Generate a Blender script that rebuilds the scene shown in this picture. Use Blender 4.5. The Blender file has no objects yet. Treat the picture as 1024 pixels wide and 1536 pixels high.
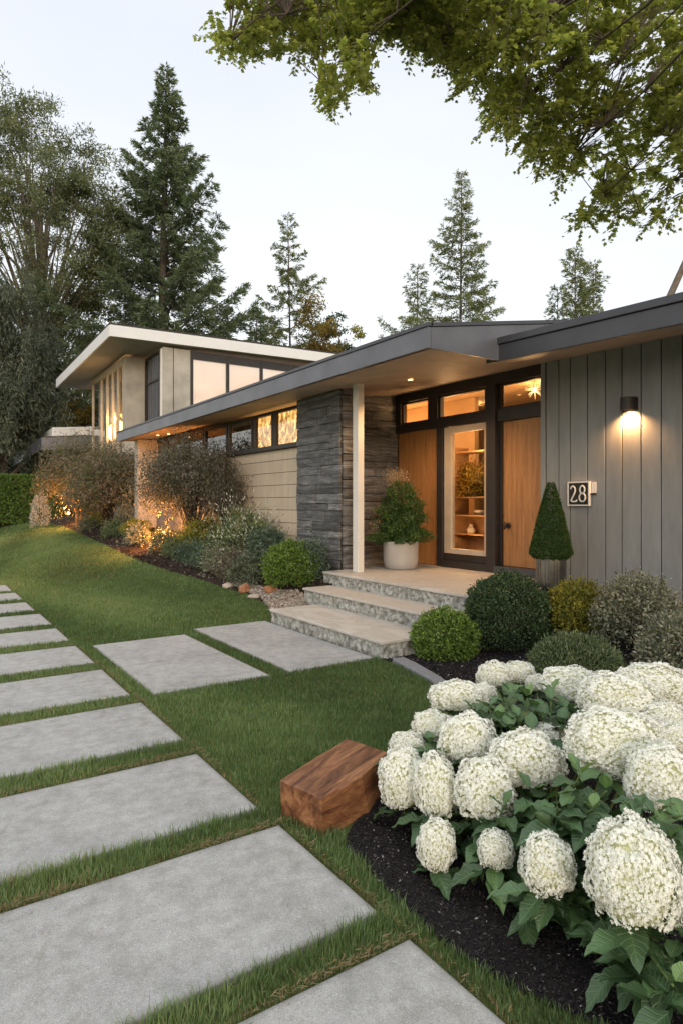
import bpy, bmesh, math, random
import numpy as np
from mathutils import Vector, Matrix, noise as mn
random.seed(7); RG = np.random.default_rng(7)
sc = bpy.context.scene
PI = math.pi
# ------------------------------------------------------------------ camera
F, HZ, VP, EYE = 960., 755., -130., 1.42
YAW = math.atan((512-VP)/F)
FW = (math.sin(YAW), math.cos(YAW)); RT = (math.cos(YAW), -math.sin(YAW))
cam = bpy.data.objects.new('camera', bpy.data.cameras.new('camera'))
sc.collection.objects.link(cam); sc.camera = cam
cam.location = (0, 0, EYE); cam.rotation_euler = (PI/2, 0, -YAW)
cam.data.sensor_fit = 'HORIZONTAL'; cam.data.sensor_width = 24
cam.data.lens = 24*F/1024; cam.data.shift_y = (HZ-768)/1024
cam.data.clip_start = .05; cam.data.clip_end = 2000
# ------------------------------------------------------------------ sky, sun, exposure
SUN_EL, SUN_AZ = math.radians(9), math.radians(205)      # azimuth clockwise from +Y
w = bpy.data.worlds.new('World'); sc.world = w; w.use_nodes = True
nt = w.node_tree; nt.nodes.clear()
def wn(t, **k):
    n = nt.nodes.new(t)
    for a, b in k.items(): setattr(n, a, b)
    return n
sky = wn('ShaderNodeTexSky', sky_type='NISHITA'); sky.sun_disc = False
sky.sun_elevation = SUN_EL; sky.sun_rotation = SUN_AZ
sky.air_density = 1.0; sky.dust_density = 3.0; sky.ozone_density = 1.0
bg1 = wn('ShaderNodeBackground'); bg1.inputs[1].default_value = .05
nt.links.new(sky.outputs[0], bg1.inputs[0])
# thin bright high overcast over the clear sky
tc = wn('ShaderNodeTexCoord'); mp = wn('ShaderNodeMapping'); mp.inputs['Scale'].default_value = (1, 1, 3)
nz = wn('ShaderNodeTexNoise'); nz.inputs['Scale'].default_value = 1.1; nz.inputs['Detail'].default_value = 5
sep = wn('ShaderNodeSeparateXYZ')
rz = wn('ShaderNodeValToRGB'); e = rz.color_ramp.elements
e[0].position = 0.0; e[0].color = (.92, .85, .79, 1); e[1].position = 1.0; e[1].color = (1.38, 1.38, 1.38, 1)
m_ = e.new(.66); m_.color = (.615, .62, .64, 1)
m_ = e.new(.80); m_.color = (1.10, 1.11, 1.13, 1)
m_ = e.new(.16); m_.color = (.76, .745, .74, 1); m_ = e.new(.36); m_.color = (.68, .672, .675, 1)
nz.inputs['Scale'].default_value = 1.6
rn = wn('ShaderNodeValToRGB'); e = rn.color_ramp.elements
e[0].position = .3; e[0].color = (.90, .92, .96, 1); e[1].position = .7; e[1].color = (1.03, 1.02, 1.0, 1)
mx = wn('ShaderNodeMix', data_type='RGBA', blend_type='MULTIPLY'); mx.inputs[0].default_value = 1
nt.links.new(tc.outputs['Generated'], mp.inputs[0]); nt.links.new(mp.outputs[0], nz.inputs[0])
nt.links.new(tc.outputs['Generated'], sep.inputs[0]); nt.links.new(sep.outputs[2], rz.inputs[0])
nt.links.new(nz.outputs[0], rn.inputs[0])
nt.links.new(rz.outputs[0], mx.inputs[6]); nt.links.new(rn.outputs[0], mx.inputs[7])
bg2 = wn('ShaderNodeBackground'); bg2.inputs[1].default_value = .98
nt.links.new(mx.outputs[2], bg2.inputs[0])
ad = wn('ShaderNodeAddShader'); wo = wn('ShaderNodeOutputWorld')
nt.links.new(bg1.outputs[0], ad.inputs[0]); nt.links.new(bg2.outputs[0], ad.inputs[1]); nt.links.new(ad.outputs[0], wo.inputs[0])
sd = bpy.data.lights.new('sun', 'SUN'); sd.energy = .5; sd.angle = math.radians(14); sd.color = (1, .93, .86)
so = bpy.data.objects.new('sun', sd); sc.collection.objects.link(so)
sdir = Vector((math.sin(SUN_AZ)*math.cos(SUN_EL), math.cos(SUN_AZ)*math.cos(SUN_EL), math.sin(SUN_EL)+.10))
so.rotation_euler = sdir.to_track_quat('Z', 'Y').to_euler(); so.location = (0, -10, 20)
sc.view_settings.view_transform = 'Standard'; sc.view_settings.look = 'None'
sc.view_settings.gamma = 1; sc.view_settings.exposure = 0.47
sc.cycles.use_denoising = True; sc.cycles.max_bounces = 8; sc.cycles.transparent_max_bounces = 16
sc.cycles.sample_clamp_indirect = 4
# ------------------------------------------------------------------ projection helpers
def ray(u, v):
    s = (u-512)/F
    return FW[0]+s*RT[0], FW[1]+s*RT[1], (HZ-v)/F
def at(u, v, t):
    r = ray(u, v); return Vector((r[0]*t, r[1]*t, EYE+r[2]*t))
def sm(t): t = np.clip(t, 0, 1); return t*t*(3-2*t)
def h(x, y):
    x = np.asarray(x, float); y = np.asarray(y, float)
    R = .70*(1-np.exp(-np.maximum(y-7, 0)/7.5))*sm((x-1.4)/2.2)
    R = R+.012*np.maximum(y-30, 0)*sm((y-30)/20)
    wl, wr = sm((y-6.6)/.5), sm((4.75-y)/.6)
    ML = .33*sm((x-3.75)/1.0)*wl
    MR = .40*sm((x-4.1)/2.2)*wr
    M = ML+MR
    M = np.where(x > 12, M*np.exp(-(x-12)/10), M)
    return R+M
def hz(x, y): return float(h(x, y))
def gnd(u, v):
    r = ray(u, v); a, b = .5, 60.
    t = a
    while t < b:
        if EYE+r[2]*t < hz(r[0]*t, r[1]*t): break
        t *= 1.01
    return (r[0]*t, r[1]*t)
# ------------------------------------------------------------------ material helpers
MATS = {}
class NB:
    def __init__(s, name, rough=.7, spec=.3):
        s.m = bpy.data.materials.new(name); s.m.use_nodes = True; s.t = s.m.node_tree
        s.p = s.t.nodes['Principled BSDF']; s.out = s.t.nodes['Material Output']
        s.p.inputs['Roughness'].default_value = rough; s.p.inputs['Specular IOR Level'].default_value = spec
    def n(s, t, ins={}, **k):
        n = s.t.nodes.new(t)
        for a, b in k.items(): setattr(n, a, b)
        for a, b in ins.items():
            if isinstance(b, bpy.types.NodeSocket): s.t.links.new(b, n.inputs[a])
            else: n.inputs[a].default_value = b
        return n
    def l(s, a, b): s.t.links.new(a, b)
    def co(s, scale=(1, 1, 1), kind='Object', rot=(0, 0, 0)):
        c = s.n('ShaderNodeTexCoord'); return s.n('ShaderNodeMapping', {0: c.outputs[kind], 'Scale': scale, 'Rotation': rot}).outputs[0]
    def noise(s, vec, scale, detail=4, rough=.55, dist=0):
        return s.n('ShaderNodeTexNoise', {'Vector': vec, 'Scale': scale, 'Detail': detail, 'Roughness': rough, 'Distortion': dist}).outputs[0]
    def ramp(s, fac, stops):
        r = s.n('ShaderNodeValToRGB', {0: fac}); e = r.color_ramp.elements
        e[0].position, e[0].color = stops[0][0], (*stops[0][1], 1)
        e[1].position, e[1].color = stops[-1][0], (*stops[-1][1], 1)
        for p, c in stops[1:-1]: q = e.new(p); q.color = (*c, 1)
        return r.outputs[0]
    def mix(s, f, a, b, mode='MIX'):
        n = s.n('ShaderNodeMix', data_type='RGBA', blend_type=mode)
        for i, q in ((0, f), (6, a), (7, b)):
            if isinstance(q, bpy.types.NodeSocket): s.l(q, n.inputs[i])
            elif isinstance(q, tuple): n.inputs[i].default_value = (*q, 1)
            else: n.inputs[i].default_value = q
        return n.outputs[2]
    def bump(s, hgt, strength=.3, dist=.01):
        b = s.n('ShaderNodeBump', {'Height': hgt, 'Strength': strength, 'Distance': dist}); s.l(b.outputs[0], s.p.inputs['Normal'])
    def base(s, c):
        if isinstance(c, tuple): s.p.inputs['Base Color'].default_value = (*c, 1)
        else: s.l(c, s.p.inputs['Base Color'])
    def attr(s, name='tone'): return s.n('ShaderNodeAttribute', attribute_name=name).outputs['Fac']
def flat(name, c, rough=.6, spec=.3, var=.12, scale=6, bump=.15, metal=0):
    b = NB(name, rough, spec); v = b.noise(b.co(), scale, 5)
    lo = tuple(x*(1-var) for x in c); hi = tuple(min(1, x*(1+var)) for x in c)
    b.base(b.ramp(v, [(.3, lo), (.7, hi)])); b.p.inputs['Metallic'].default_value = metal
    if bump: b.bump(b.noise(b.co(), scale*14, 4), bump, .004)
    return b.m
def leafmat(name, stops, trans=.25, rough=.5, spec=.3, clump=None):
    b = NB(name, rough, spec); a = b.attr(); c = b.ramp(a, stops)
    if clump:
        f = b.ramp(b.noise(b.co(), clump[0], 3), [(.4, (0, 0, 0)), (.62, (1, 1, 1))]); c = b.mix(f, c, b.mix(.6, c, clump[1]))
    b.base(c)
    tr = b.n('ShaderNodeBsdfTranslucent'); b.l(b.mix(1., c, (1.5, 1.5, .8), 'MULTIPLY'), tr.inputs[0])
    mxs = b.n('ShaderNodeMixShader', {0: trans, 1: b.p.outputs[0], 2: tr.outputs[0]}); b.l(mxs.outputs[0], b.out.inputs[0])
    return b.m
def emit(name, c, s):
    b = NB(name); b.base((.02, .02, .02)); b.p.inputs['Emission Color'].default_value = (*c, 1); b.p.inputs['Emission Strength'].default_value = s
    return b.m
M = MATS
# paving concrete
b = NB('paving_concrete', .85, .2); c = b.co()
big = b.noise(c, 1.6, 5, .6); mid = b.noise(c, 14, 6, .7); fine = b.noise(c, 330, 3, .8)
base = b.ramp(big, [(.3, (.30, .298, .285)), (.5, (.375, .37, .355)), (.72, (.43, .425, .405))])
base = b.mix(.8, base, b.ramp(mid, [(.32, (.68, .68, .66)), (.6, (1., 1., 1.))]), 'MULTIPLY')
base = b.mix(.8, base, b.ramp(fine, [(.36, (.55, .55, .55)), (.5, (1, 1, 1)), (.62, (1.35, 1.35, 1.35))]), 'MULTIPLY')
base = b.mix(.7, base, b.ramp(b.n('ShaderNodeTexWhiteNoise', {0: b.n('ShaderNodeVectorMath', {0: c, 1: (.005, .005, .005)}, operation='SNAP').outputs[0]}).outputs[0], [(0, (.72, .72, .72)), (.12, (1, 1, 1)), (.88, (1, 1, 1)), (1, (1.3, 1.3, 1.3))]), 'MULTIPLY')
stn = b.ramp(b.noise(c, 3.3, 6, .7, .6), [(.56, (1, 1, 1)), (.70, (.74, .72, .66))]); base = b.mix(.8, base, stn, 'MULTIPLY')
pale = b.ramp(b.noise(c, 2.4, 7, .75, 1.2), [(.62, (0, 0, 0)), (.74, (.5, .5, .5))]); base = b.mix(pale, base, (.47, .47, .455))
at_ = b.attr('edge'); base = b.mix(at_, base, (.14, .13, .105))
b.base(base); hh = b.n('ShaderNodeMath', {0: b.noise(c, 380, 3, .6), 1: b.noise(c, 40, 4)}, operation='ADD').outputs[0]
b.bump(hh, .18, .003); M['concrete'] = b.m
# mulch ground and chips
def ground_mat(name, stops, sc_=40, bump=.8):
    b = NB(name, .9, .15); c = b.co(); b.base(b.ramp(b.noise(c, sc_, 6, .7), stops)); b.bump(b.noise(c, sc_*1.5, 5, .7), bump, .02); return b.m
M['mulch'] = ground_mat('dark_bark_mulch', [(.3, (.008, .007, .008)), (.55, (.022, .019, .018)), (.75, (.05, .042, .038))])
M['mulch_brown'] = ground_mat('brown_bark_mulch', [(.3, (.02, .014, .011)), (.55, (.05, .036, .028)), (.75, (.11, .08, .06))])
M['gravel'] = ground_mat('pale_gravel', [(.3, (.10, .085, .07)), (.55, (.28, .24, .2)), (.75, (.42, .38, .33))])
b = NB('soil_ground', .95, .1); c = b.co()
b.base(b.mix(b.ramp(b.noise(c, 5, 5, .7), [(.4, (0, 0, 0)), (.6, (1, 1, 1))]), (.07, .088, .028), (.10, .115, .04))); b.bump(b.noise(c, 60, 5), .6, .02); M['soil'] = b.m
b = NB('chips', .75, .3); b.base(b.ramp(b.attr(), [(0, (.006, .0055, .006)), (.45, (.022, .019, .02)), (.7, (.05, .042, .040)), (.9, (.11, .095, .09)), (1, (.32, .30, .28))])); M['chip'] = b.m
b = NB('brown_chips', .8, .2); b.base(b.ramp(b.attr(), [(0, (.012, .008, .006)), (.6, (.05, .034, .026)), (.92, (.12, .085, .062)), (1, (.25, .2, .17))])); M['chip_brown'] = b.m
b = NB('gravel_stone', .8, .2); b.base(b.ramp(b.attr(), [(0, (.13, .10, .08)), (.5, (.30, .25, .2)), (1, (.5, .46, .4))])); M['pebble'] = b.m
M['grass'] = leafmat('grass_blades', [(0, (.050, .088, .034)), (.45, (.122, .190, .070)), (.8, (.21, .29, .125)), (.9, (.25, .27, .12)), (.93, (.22, .15, .08)), (1, (.30, .22, .12))], .3, .55, .25)
# travertine tread
b = NB('limestone_tread', .6, .3); c = b.co((1, .45, 1))
v = b.noise(c, 2.6, 7, .65, 1.4); x_ = b.ramp(v, [(.3, (.40, .365, .31)), (.48, (.50, .465, .41)), (.52, (.42, .385, .33)), (.56, (.52, .485, .43)), (.75, (.57, .54, .49))])
b.base(b.mix(.5, x_, b.ramp(b.noise(b.co(), 90, 4), [(.3, (.82, .82, .80)), (.6, (1, 1, 1))]), 'MULTIPLY')); b.bump(b.noise(b.co(), 30, 6), .25, .004); M['tread'] = b.m
b = NB('rough_riser_rock', .85, .25); c = b.co()
v = b.noise(c, 22, 6, .65); x_ = b.ramp(v, [(.3, (.20, .20, .18)), (.48, (.38, .38, .345)), (.7, (.55, .545, .51))])
cr = b.attr('tone'); b.base(b.mix(cr, (.06, .06, .045), x_)); b.bump(b.noise(c, 55, 6, .7), .6, .012); M['riser'] = b.m
M['curb'] = flat('grey_kerb_stone', (.22, .22, .23), .85, .2, .3, 60, .5)
# slate cladding
b = NB('slate_block', .6, .4); c = b.co((1, 1, 1)); t = b.attr()
v = b.noise(b.co((.7, .7, 7)), 4.0, 7, .72, .8)
x_ = b.ramp(v, [(.30, (.038, .037, .037)), (.5, (.105, .105, .106)), (.60, (.18, .18, .18)), (.76, (.36, .355, .35))])
x_ = b.mix(1., x_, b.ramp(t, [(0, (.65, .64, .63)), (.5, (1, 1, 1)), (.85, (1.3, 1.3, 1.3)), (1, (1.4, 1.35, 1.28))]), 'MULTIPLY')
st = b.ramp(b.noise(b.co((4, 4, .7)), 3.0, 6, .75, .3), [(.55, (0, 0, 0)), (.72, (.6, .6, .6))]); x_ = b.mix(st, x_, (.20, .20, .20))
b.base(x_); b.bump(b.noise(b.co((1, 1, 2.5)), 18, 7, .7), .6, .012); M['slate'] = b.m
M['mortar'] = flat('dark_joint', (.02, .02, .02), .9, .1)
def siding(name, c, v=.1):
    b = NB(name, .62, .3); t = b.attr(); n_ = b.noise(b.co((3, 3, .6)), 3, 6, .65)
    x = b.ramp(n_, [(.3, tuple(q*(1-v) for q in c)), (.7, tuple(q*(1+v) for q in c))])
    x = b.mix(1., x, b.ramp(t, [(0, (.93, .93, .93)), (1, (1.06, 1.06, 1.06))]), 'MULTIPLY'); b.base(x)
    b.bump(b.noise(b.co((40, 40, 2)), 6, 5, .6), .2, .003); return b.m
M['grey_board'] = siding('grey_painted_board', (.25, .256, .25), .13)
M['cream_board'] = siding('cream_painted_board', (.56, .46, .345))
M['groove'] = flat('groove_shadow_gap', (.05, .05, .047), .9, .1)
M['dark_fascia'] = flat('charcoal_fascia', (.058, .060, .070), .42, .5, .14, 3, .1)
M['blue_fascia'] = flat('slate_grey_metal', (.125, .13, .15), .40, .5, .22, 2.2, .1)
M['roof'] = flat('dark_roofing', (.06, .055, .05), .8, .2)
M['bronze'] = flat('dark_bronze_frame', (.034, .028, .024), .45, .4, .15)
M['white_trim'] = flat('white_fascia_paint', (.78, .77, .76), .5, .3, .03, 2, .05)
M['post_paint'] = flat('cream_post_paint', (.70, .66, .60), .5, .3, .04, 3, .1)
M['stucco'] = flat('beige_stucco', (.43, .395, .34), .85, .15, .22, 1.8, .25)
M['grey_stucco'] = flat('grey_stucco', (.20, .19, .175), .85, .15, .25, 3, .3)
M['soffit_far'] = flat('pale_soffit', (.42, .38, .34), .8, .2, .06, 2, .05)
# soffit: warm timber/plaster
b = NB('warm_soffit', .6, .3); c = b.co((1, 5, 1)); b.base(b.ramp(b.noise(b.co(), 2.2, 6, .65, 1.2), [(.3, (.36, .28, .21)), (.7, (.50, .40, .31))])); b.bump(b.noise(b.co(), 20, 5), .15, .004); M['soffit'] = b.m
def wood(name, stops, sc3, scale=5, rough=.42, knots=False, spec=.4):
    b = NB(name, rough, spec); c = b.co(sc3)
    v = b.noise(c, scale, 8, .7, .9); x = b.ramp(v, stops)
    x = b.mix(.6, x, b.ramp(b.noise(c, scale*7, 4, .6), [(.35, (.68, .66, .64)), (.6, (1, 1, 1))]), 'MULTIPLY')
    if knots:
        k = b.n('ShaderNodeTexVoronoi', {'Vector': b.co((1, 1, 1)), 'Scale': 8.0}).outputs['Distance']
        x = b.mix(b.ramp(k, [(.02, (1, 1, 1)), (.10, (0, 0, 0))]), x, (.03, .012, .006))
    b.base(x); b.bump(b.noise(c, scale*6, 5, .6), .25, .003); return b.m
M['door_wood'] = wood('honey_oak_veneer', [(.3, (.30, .13, .042)), (.5, (.44, .205, .07)), (.7, (.54, .27, .10))], (9, 9, .55), 3)
M['shelf_wood'] = wood('shelf_wood', [(.3, (.3, .17, .08)), (.7, (.5, .3, .15))], (1, 1, 6), 3)
M['light_frame'] = flat('pale_timber_frame', (.50, .41, .31), .5, .3, .08)
b = NB('reclaimed_walnut', .5, .35); c = b.co((1.1, 7, 7))
v = b.noise(c, 2.2, 8, .7, .5); x_ = b.ramp(v, [(.30, (.035, .014, .008)), (.44, (.15, .060, .026)), (.56, (.30, .135, .058)), (.70, (.46, .24, .12))])
x_ = b.mix(.7, x_, b.ramp(b.noise(c, 16, 4, .6), [(.35, (.6, .57, .55)), (.6, (1, 1, 1))]), 'MULTIPLY')
for kx, ky, kz in ((.10, .075, .14), (.25, .06, .14), (.19, .16, .14), (.05, .02, .10)):
    g = b.n('ShaderNodeVectorMath', {0: b.n('ShaderNodeTexCoord').outputs['Object'], 1: (kx, ky, kz)}, operation='DISTANCE').outputs['Value']
    x_ = b.mix(b.ramp(g, [(.003, (1, 1, 1)), (.011, (0, 0, 0))]), x_, (.02, .008, .005))
b.base(x_); b.bump(b.noise(c, 12, 6, .6), .3, .003); M['walnut'] = b.m
# glass: thin, reflective by fresnel, see-through
def glass(name, tint=(1, 1, 1), refl=1.0, rough=.0, body=.0):
    b = NB(name); t = b.n('ShaderNodeBsdfTransparent', {0: (*tint, 1)}); g = b.n('ShaderNodeBsdfGlossy', {'Roughness': rough, 0: (1, 1, 1, 1)})
    lw = b.n('ShaderNodeLayerWeight', {0: .5}); p5 = b.n('ShaderNodeMath', {0: lw.outputs['Facing'], 1: 4.0}, operation='POWER')
    fr = b.n('ShaderNodeMath', {0: p5.outputs[0], 1: .95-.04*refl, 2: .04*refl}, operation='MULTIPLY_ADD'); mxs = b.n('ShaderNodeMixShader', {0: fr.outputs[0], 1: t.outputs[0], 2: g.outputs[0]})
    b.l(mxs.outputs[0], b.out.inputs[0]); return b.m
M['glass'] = glass('clear_glass', (.9, .9, .88)); M['glass_dark'] = glass('dim_glass', (.35, .36, .36), 1.5, .02)
# cream blind with reflected sunset sky painted in as warm emission
b = NB('sky_glow_blind', .12, .6); b.base(b.ramp(b.noise(b.co(), .7, 3), [(.3, (.60, .46, .36)), (.7, (.70, .56, .46))]))
b.l(b.ramp(b.noise(b.co((1, 1, 1.6)), .55, 3, .5, .5), [(.32, (.80, .50, .34)), (.5, (1, .74, .58)), (.68, (1, .90, .82))]), b.p.inputs['Emission Color']); b.p.inputs['Emission Strength'].default_value = .5; M['blind'] = b.m
# golden reflections of sunlit trees, painted as emission behind small panes
b = NB('painted_reflection_glow', .9, .1); c = b.co((1, 1, .6)); v = b.noise(c, 9, 8, .8, .6)
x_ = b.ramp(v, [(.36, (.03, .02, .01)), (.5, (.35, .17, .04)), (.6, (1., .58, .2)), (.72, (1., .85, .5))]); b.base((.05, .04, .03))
b.l(x_, b.p.inputs['Emission Color']); b.p.inputs['Emission Strength'].default_value = 2.2; M['reflect_glow'] = b.m
M['warm_wall'] = flat('warm_interior_wall', (.50, .34, .19), .8, .2, .1, 2)
M['in_floor'] = flat('interior_floor', (.2, .13, .08), .5, .3)
M['bulb'] = emit('warm_bulb', (1, .50, .16), 9); M['bulb_soft'] = emit('warm_bulb_soft', (1, .55, .2), 14)
M['spike'] = emit('glowing_filament', (1, .58, .22), 3.5)
M['brass'] = flat('brass', (.6, .38, .15), .3, .5, .1, 6, 0, 1)
M['black_metal'] = flat('black_metal', (.022, .019, .017), .45, .5, .1)
M['pot'] = flat('pale_grey_glazed_pot', (.42, .385, .35), .5, .35, .07, 4, .08)
M['steel'] = flat('brushed_steel', (.24, .235, .21), .28, .5, .3, 5, .1, .9)
M['ceramic'] = flat('white_ceramic', (.6, .56, .5), .4, .4)
M['bark'] = flat('grey_brown_bark', (.10, .08, .065), .9, .1, .35, 9, .8)
M['bark_pale'] = flat('pale_bark', (.17, .14, .11), .9, .1, .3, 9, .8)
M['twig'] = flat('shrub_twig', (.07, .05, .035), .9, .1, .3, 9, .3)
M['rock_rust'] = flat('rusty_sandstone', (.33, .16, .085), .85, .2, .3, 14, .6)
M['rock_pale'] = flat('pale_limestone_rock', (.45, .38, .31), .85, .2, .2, 14, .6)
M['sign_black'] = flat('sign_face', (.03, .024, .018), .5, .3); M['sign_white'] = flat('sign_enamel', (.78, .74, .68), .4, .4, .03)
M['dome_soil'] = M['mulch']
def G3(d, m, l): return [(0, d), (.5, m), (1, l)]
M['boxwood'] = leafmat('boxwood_leaf', G3((.022, .045, .014), (.05, .10, .026), (.12, .20, .05)), .2, .45)
M['box_bright'] = leafmat('bright_boxwood_leaf', G3((.04, .075, .015), (.10, .17, .03), (.22, .32, .07)), .25, .45)
M['box_dark'] = leafmat('dark_boxwood_leaf', G3((.018, .032, .016), (.038, .068, .028), (.085, .135, .055)), .15, .45)
M['yellow_leaf'] = leafmat('golden_shrub_leaf', G3((.09, .10, .02), (.22, .22, .035), (.42, .36, .07)), .3, .45, .3, (5, (.05, .09, .02)))
M['grey_leaf'] = leafmat('grey_variegated_leaf', G3((.06, .07, .05), (.16, .18, .12), (.36, .35, .26)), .2, .5)
M['sage_leaf'] = leafmat('sage_leaf', G3((.035, .055, .028), (.085, .12, .055), (.20, .25, .13)), .2, .5)
M['fresh'] = leafmat('fresh_flecked_leaf', [(0, (.04, .06, .02)), (.5, (.12, .16, .05)), (.88, (.24, .28, .10)), (.93, (.6, .6, .52)), (1, (.7, .7, .64))], .25, .5, .3, (4, (.06, .09, .05)))
M['blue_leaf'] = leafmat('blue_green_leaf', G3((.03, .05, .035), (.07, .11, .075), (.16, .21, .15)), .2, .5)
M['maple_brown'] = leafmat('bronze_leaf', G3((.05, .040, .028), (.14, .11, .075), (.28, .23, .17)), .3, .55, .3, (2.5, (.09, .12, .045)))
M['maple_purple'] = leafmat('plum_brown_leaf', G3((.045, .038, .034), (.125, .102, .088), (.28, .24, .21)), .3, .55, .3, (3, (.09, .115, .05)))
M['groundcover'] = leafmat('groundcover_leaf', G3((.035, .045, .03), (.085, .105, .065), (.20, .23, .16)), .2, .5)
M['silver'] = leafmat('silver_leaf', G3((.2, .2, .19), (.42, .42, .4), (.6, .6, .58)), .2, .6)
M['hedge'] = leafmat('hedge_leaf', G3((.035, .065, .016), (.08, .14, .028), (.16, .24, .05)), .2, .5)
M['cone'] = leafmat('clipped_spruce', G3((.014, .032, .008), (.035, .078, .016), (.085, .15, .035)), .15, .5)
M['pinktip'] = leafmat('pink_tip', G3((.22, .15, .09), (.36, .28, .18), (.48, .40, .28)), .3, .6)
M['fir'] = leafmat('fir_needles', G3((.05, .07, .044), (.11, .145, .085), (.20, .24, .145)), .25, .55)
M['fir_light'] = leafmat('light_fir_needles', G3((.07, .088, .045), (.155, .18, .085), (.26, .28, .14)), .3, .55)
M['cedar'] = leafmat('cedar_foliage', G3((.06, .072, .038), (.13, .15, .075), (.22, .24, .125)), .25, .6)
M['weeping'] = leafmat('weeping_cedar_foliage', G3((.04, .05, .036), (.09, .108, .075), (.18, .20, .145)), .25, .6)
M['autumn'] = leafmat('turning_leaf', G3((.10, .07, .02), (.24, .16, .035), (.40, .28, .07)), .4, .55, .3, (.8, (.07, .10, .03)))
M['lime'] = leafmat('sunlit_leaf', G3((.08, .09, .02), (.20, .20, .04), (.42, .36, .09)), .4, .55)
M['canopy'] = leafmat('overhead_maple_leaf', [(0, (.11, .13, .04)), (.45, (.21, .24, .07)), (.8, (.31, .335, .10)), (1, (.44, .40, .14))], .6, .45)
M['hyd_leaf'] = leafmat('hydrangea_leaf', [(0, (.028, .058, .024)), (.45, (.062, .122, .048)), (.8, (.10, .185, .07)), (1, (.18, .29, .08))], .12, .38, .5)
mt_ = M['hyd_leaf']; t_ = mt_.node_tree; P_ = t_.nodes['Principled BSDF']; A1 = t_.nodes.new('ShaderNodeAttribute'); A1.attribute_name = 'across'; A2 = t_.nodes.new('ShaderNodeAttribute'); A2.attribute_name = 'along'
def mth(op, a, b_=0.):
    n = t_.nodes.new('ShaderNodeMath'); n.operation = op
    for i, q in enumerate((a, b_)):
        if isinstance(q, bpy.types.NodeSocket): t_.links.new(q, n.inputs[i])
        else: n.inputs[i].default_value = q
    return n.outputs[0]
vn = mth('PINGPONG', mth('SUBTRACT', mth('MULTIPLY', A2.outputs['Fac'], 8.), mth('MULTIPLY', A1.outputs['Fac'], 1.6)), .5)
vn = mth('MINIMUM', mth('MULTIPLY', vn, 6.), 1.)
vn = mth('MULTIPLY', vn, mth('MINIMUM', mth('MULTIPLY', A1.outputs['Fac'], 9.), 1.))
bp = t_.nodes.new('ShaderNodeBump'); bp.inputs['Strength'].default_value = .4; bp.inputs['Distance'].default_value = .004; t_.links.new(vn, bp.inputs['Height']); t_.links.new(bp.outputs[0], P_.inputs['Normal'])
src_ = P_.inputs['Base Color'].links[0].from_socket; mm_ = t_.nodes.new('ShaderNodeMix'); mm_.data_type = 'RGBA'; t_.links.new(vn, mm_.inputs[0]); mm_.inputs[6].default_value = (.10, .175, .07, 1); t_.links.new(src_, mm_.inputs[7]); t_.links.new(mm_.outputs[2], P_.inputs['Base Color'])
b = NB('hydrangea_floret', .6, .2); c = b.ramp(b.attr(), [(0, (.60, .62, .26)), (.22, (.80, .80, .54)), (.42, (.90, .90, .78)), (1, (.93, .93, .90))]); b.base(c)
tr = b.n('ShaderNodeBsdfTranslucent', {0: c}); mxs = b.n('ShaderNodeMixShader', {0: .3, 1: b.p.outputs[0], 2: tr.outputs[0]}); b.l(mxs.outputs[0], b.out.inputs[0]); M['floret'] = b.m
M['stem_green'] = flat('green_stem', (.09, .13, .04), .6, .3)
# ------------------------------------------------------------------ mesh helpers
def link(o, parent=None):
    sc.collection.objects.link(o)
    if parent: o.parent = parent
    return o
def tag(o, label=None, cat=None, group=None, kind=None):
    for k, v in (('label', label), ('category', cat), ('group', group), ('kind', kind)):
        if v: o[k] = v
    return o
def empty(name, loc, label=None, cat=None, group=None, rz=0, kind=None):
    o = bpy.data.objects.new(name, None); o.location = loc; o.rotation_euler.z = rz; o.empty_display_size = .1
    link(o); return tag(o, label, cat, group, kind)
def npmesh(name, V, Fc, mat, tone=None, smooth=False, attrs=None):
    V = np.asarray(V, np.float32).reshape(-1, 3); Fc = np.asarray(Fc, np.int32); k = Fc.shape[1]
    me = bpy.data.meshes.new(name); me.vertices.add(len(V)); me.vertices.foreach_set('co', V.ravel())
    me.loops.add(Fc.size); me.loops.foreach_set('vertex_index', Fc.ravel())
    me.polygons.add(len(Fc)); me.polygons.foreach_set('loop_start', np.arange(0, Fc.size, k, dtype=np.int32))
    if smooth: me.polygons.foreach_set('use_smooth', np.ones(len(Fc), bool))
    A = dict(attrs or {})
    if tone is not None: A['tone'] = tone
    for a, val in A.items():
        at2 = me.attributes.new(a, 'FLOAT', 'POINT'); at2.data.foreach_set('value', np.asarray(val, np.float32))
    me.update(calc_edges=True); me.materials.append(mat); return me
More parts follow.
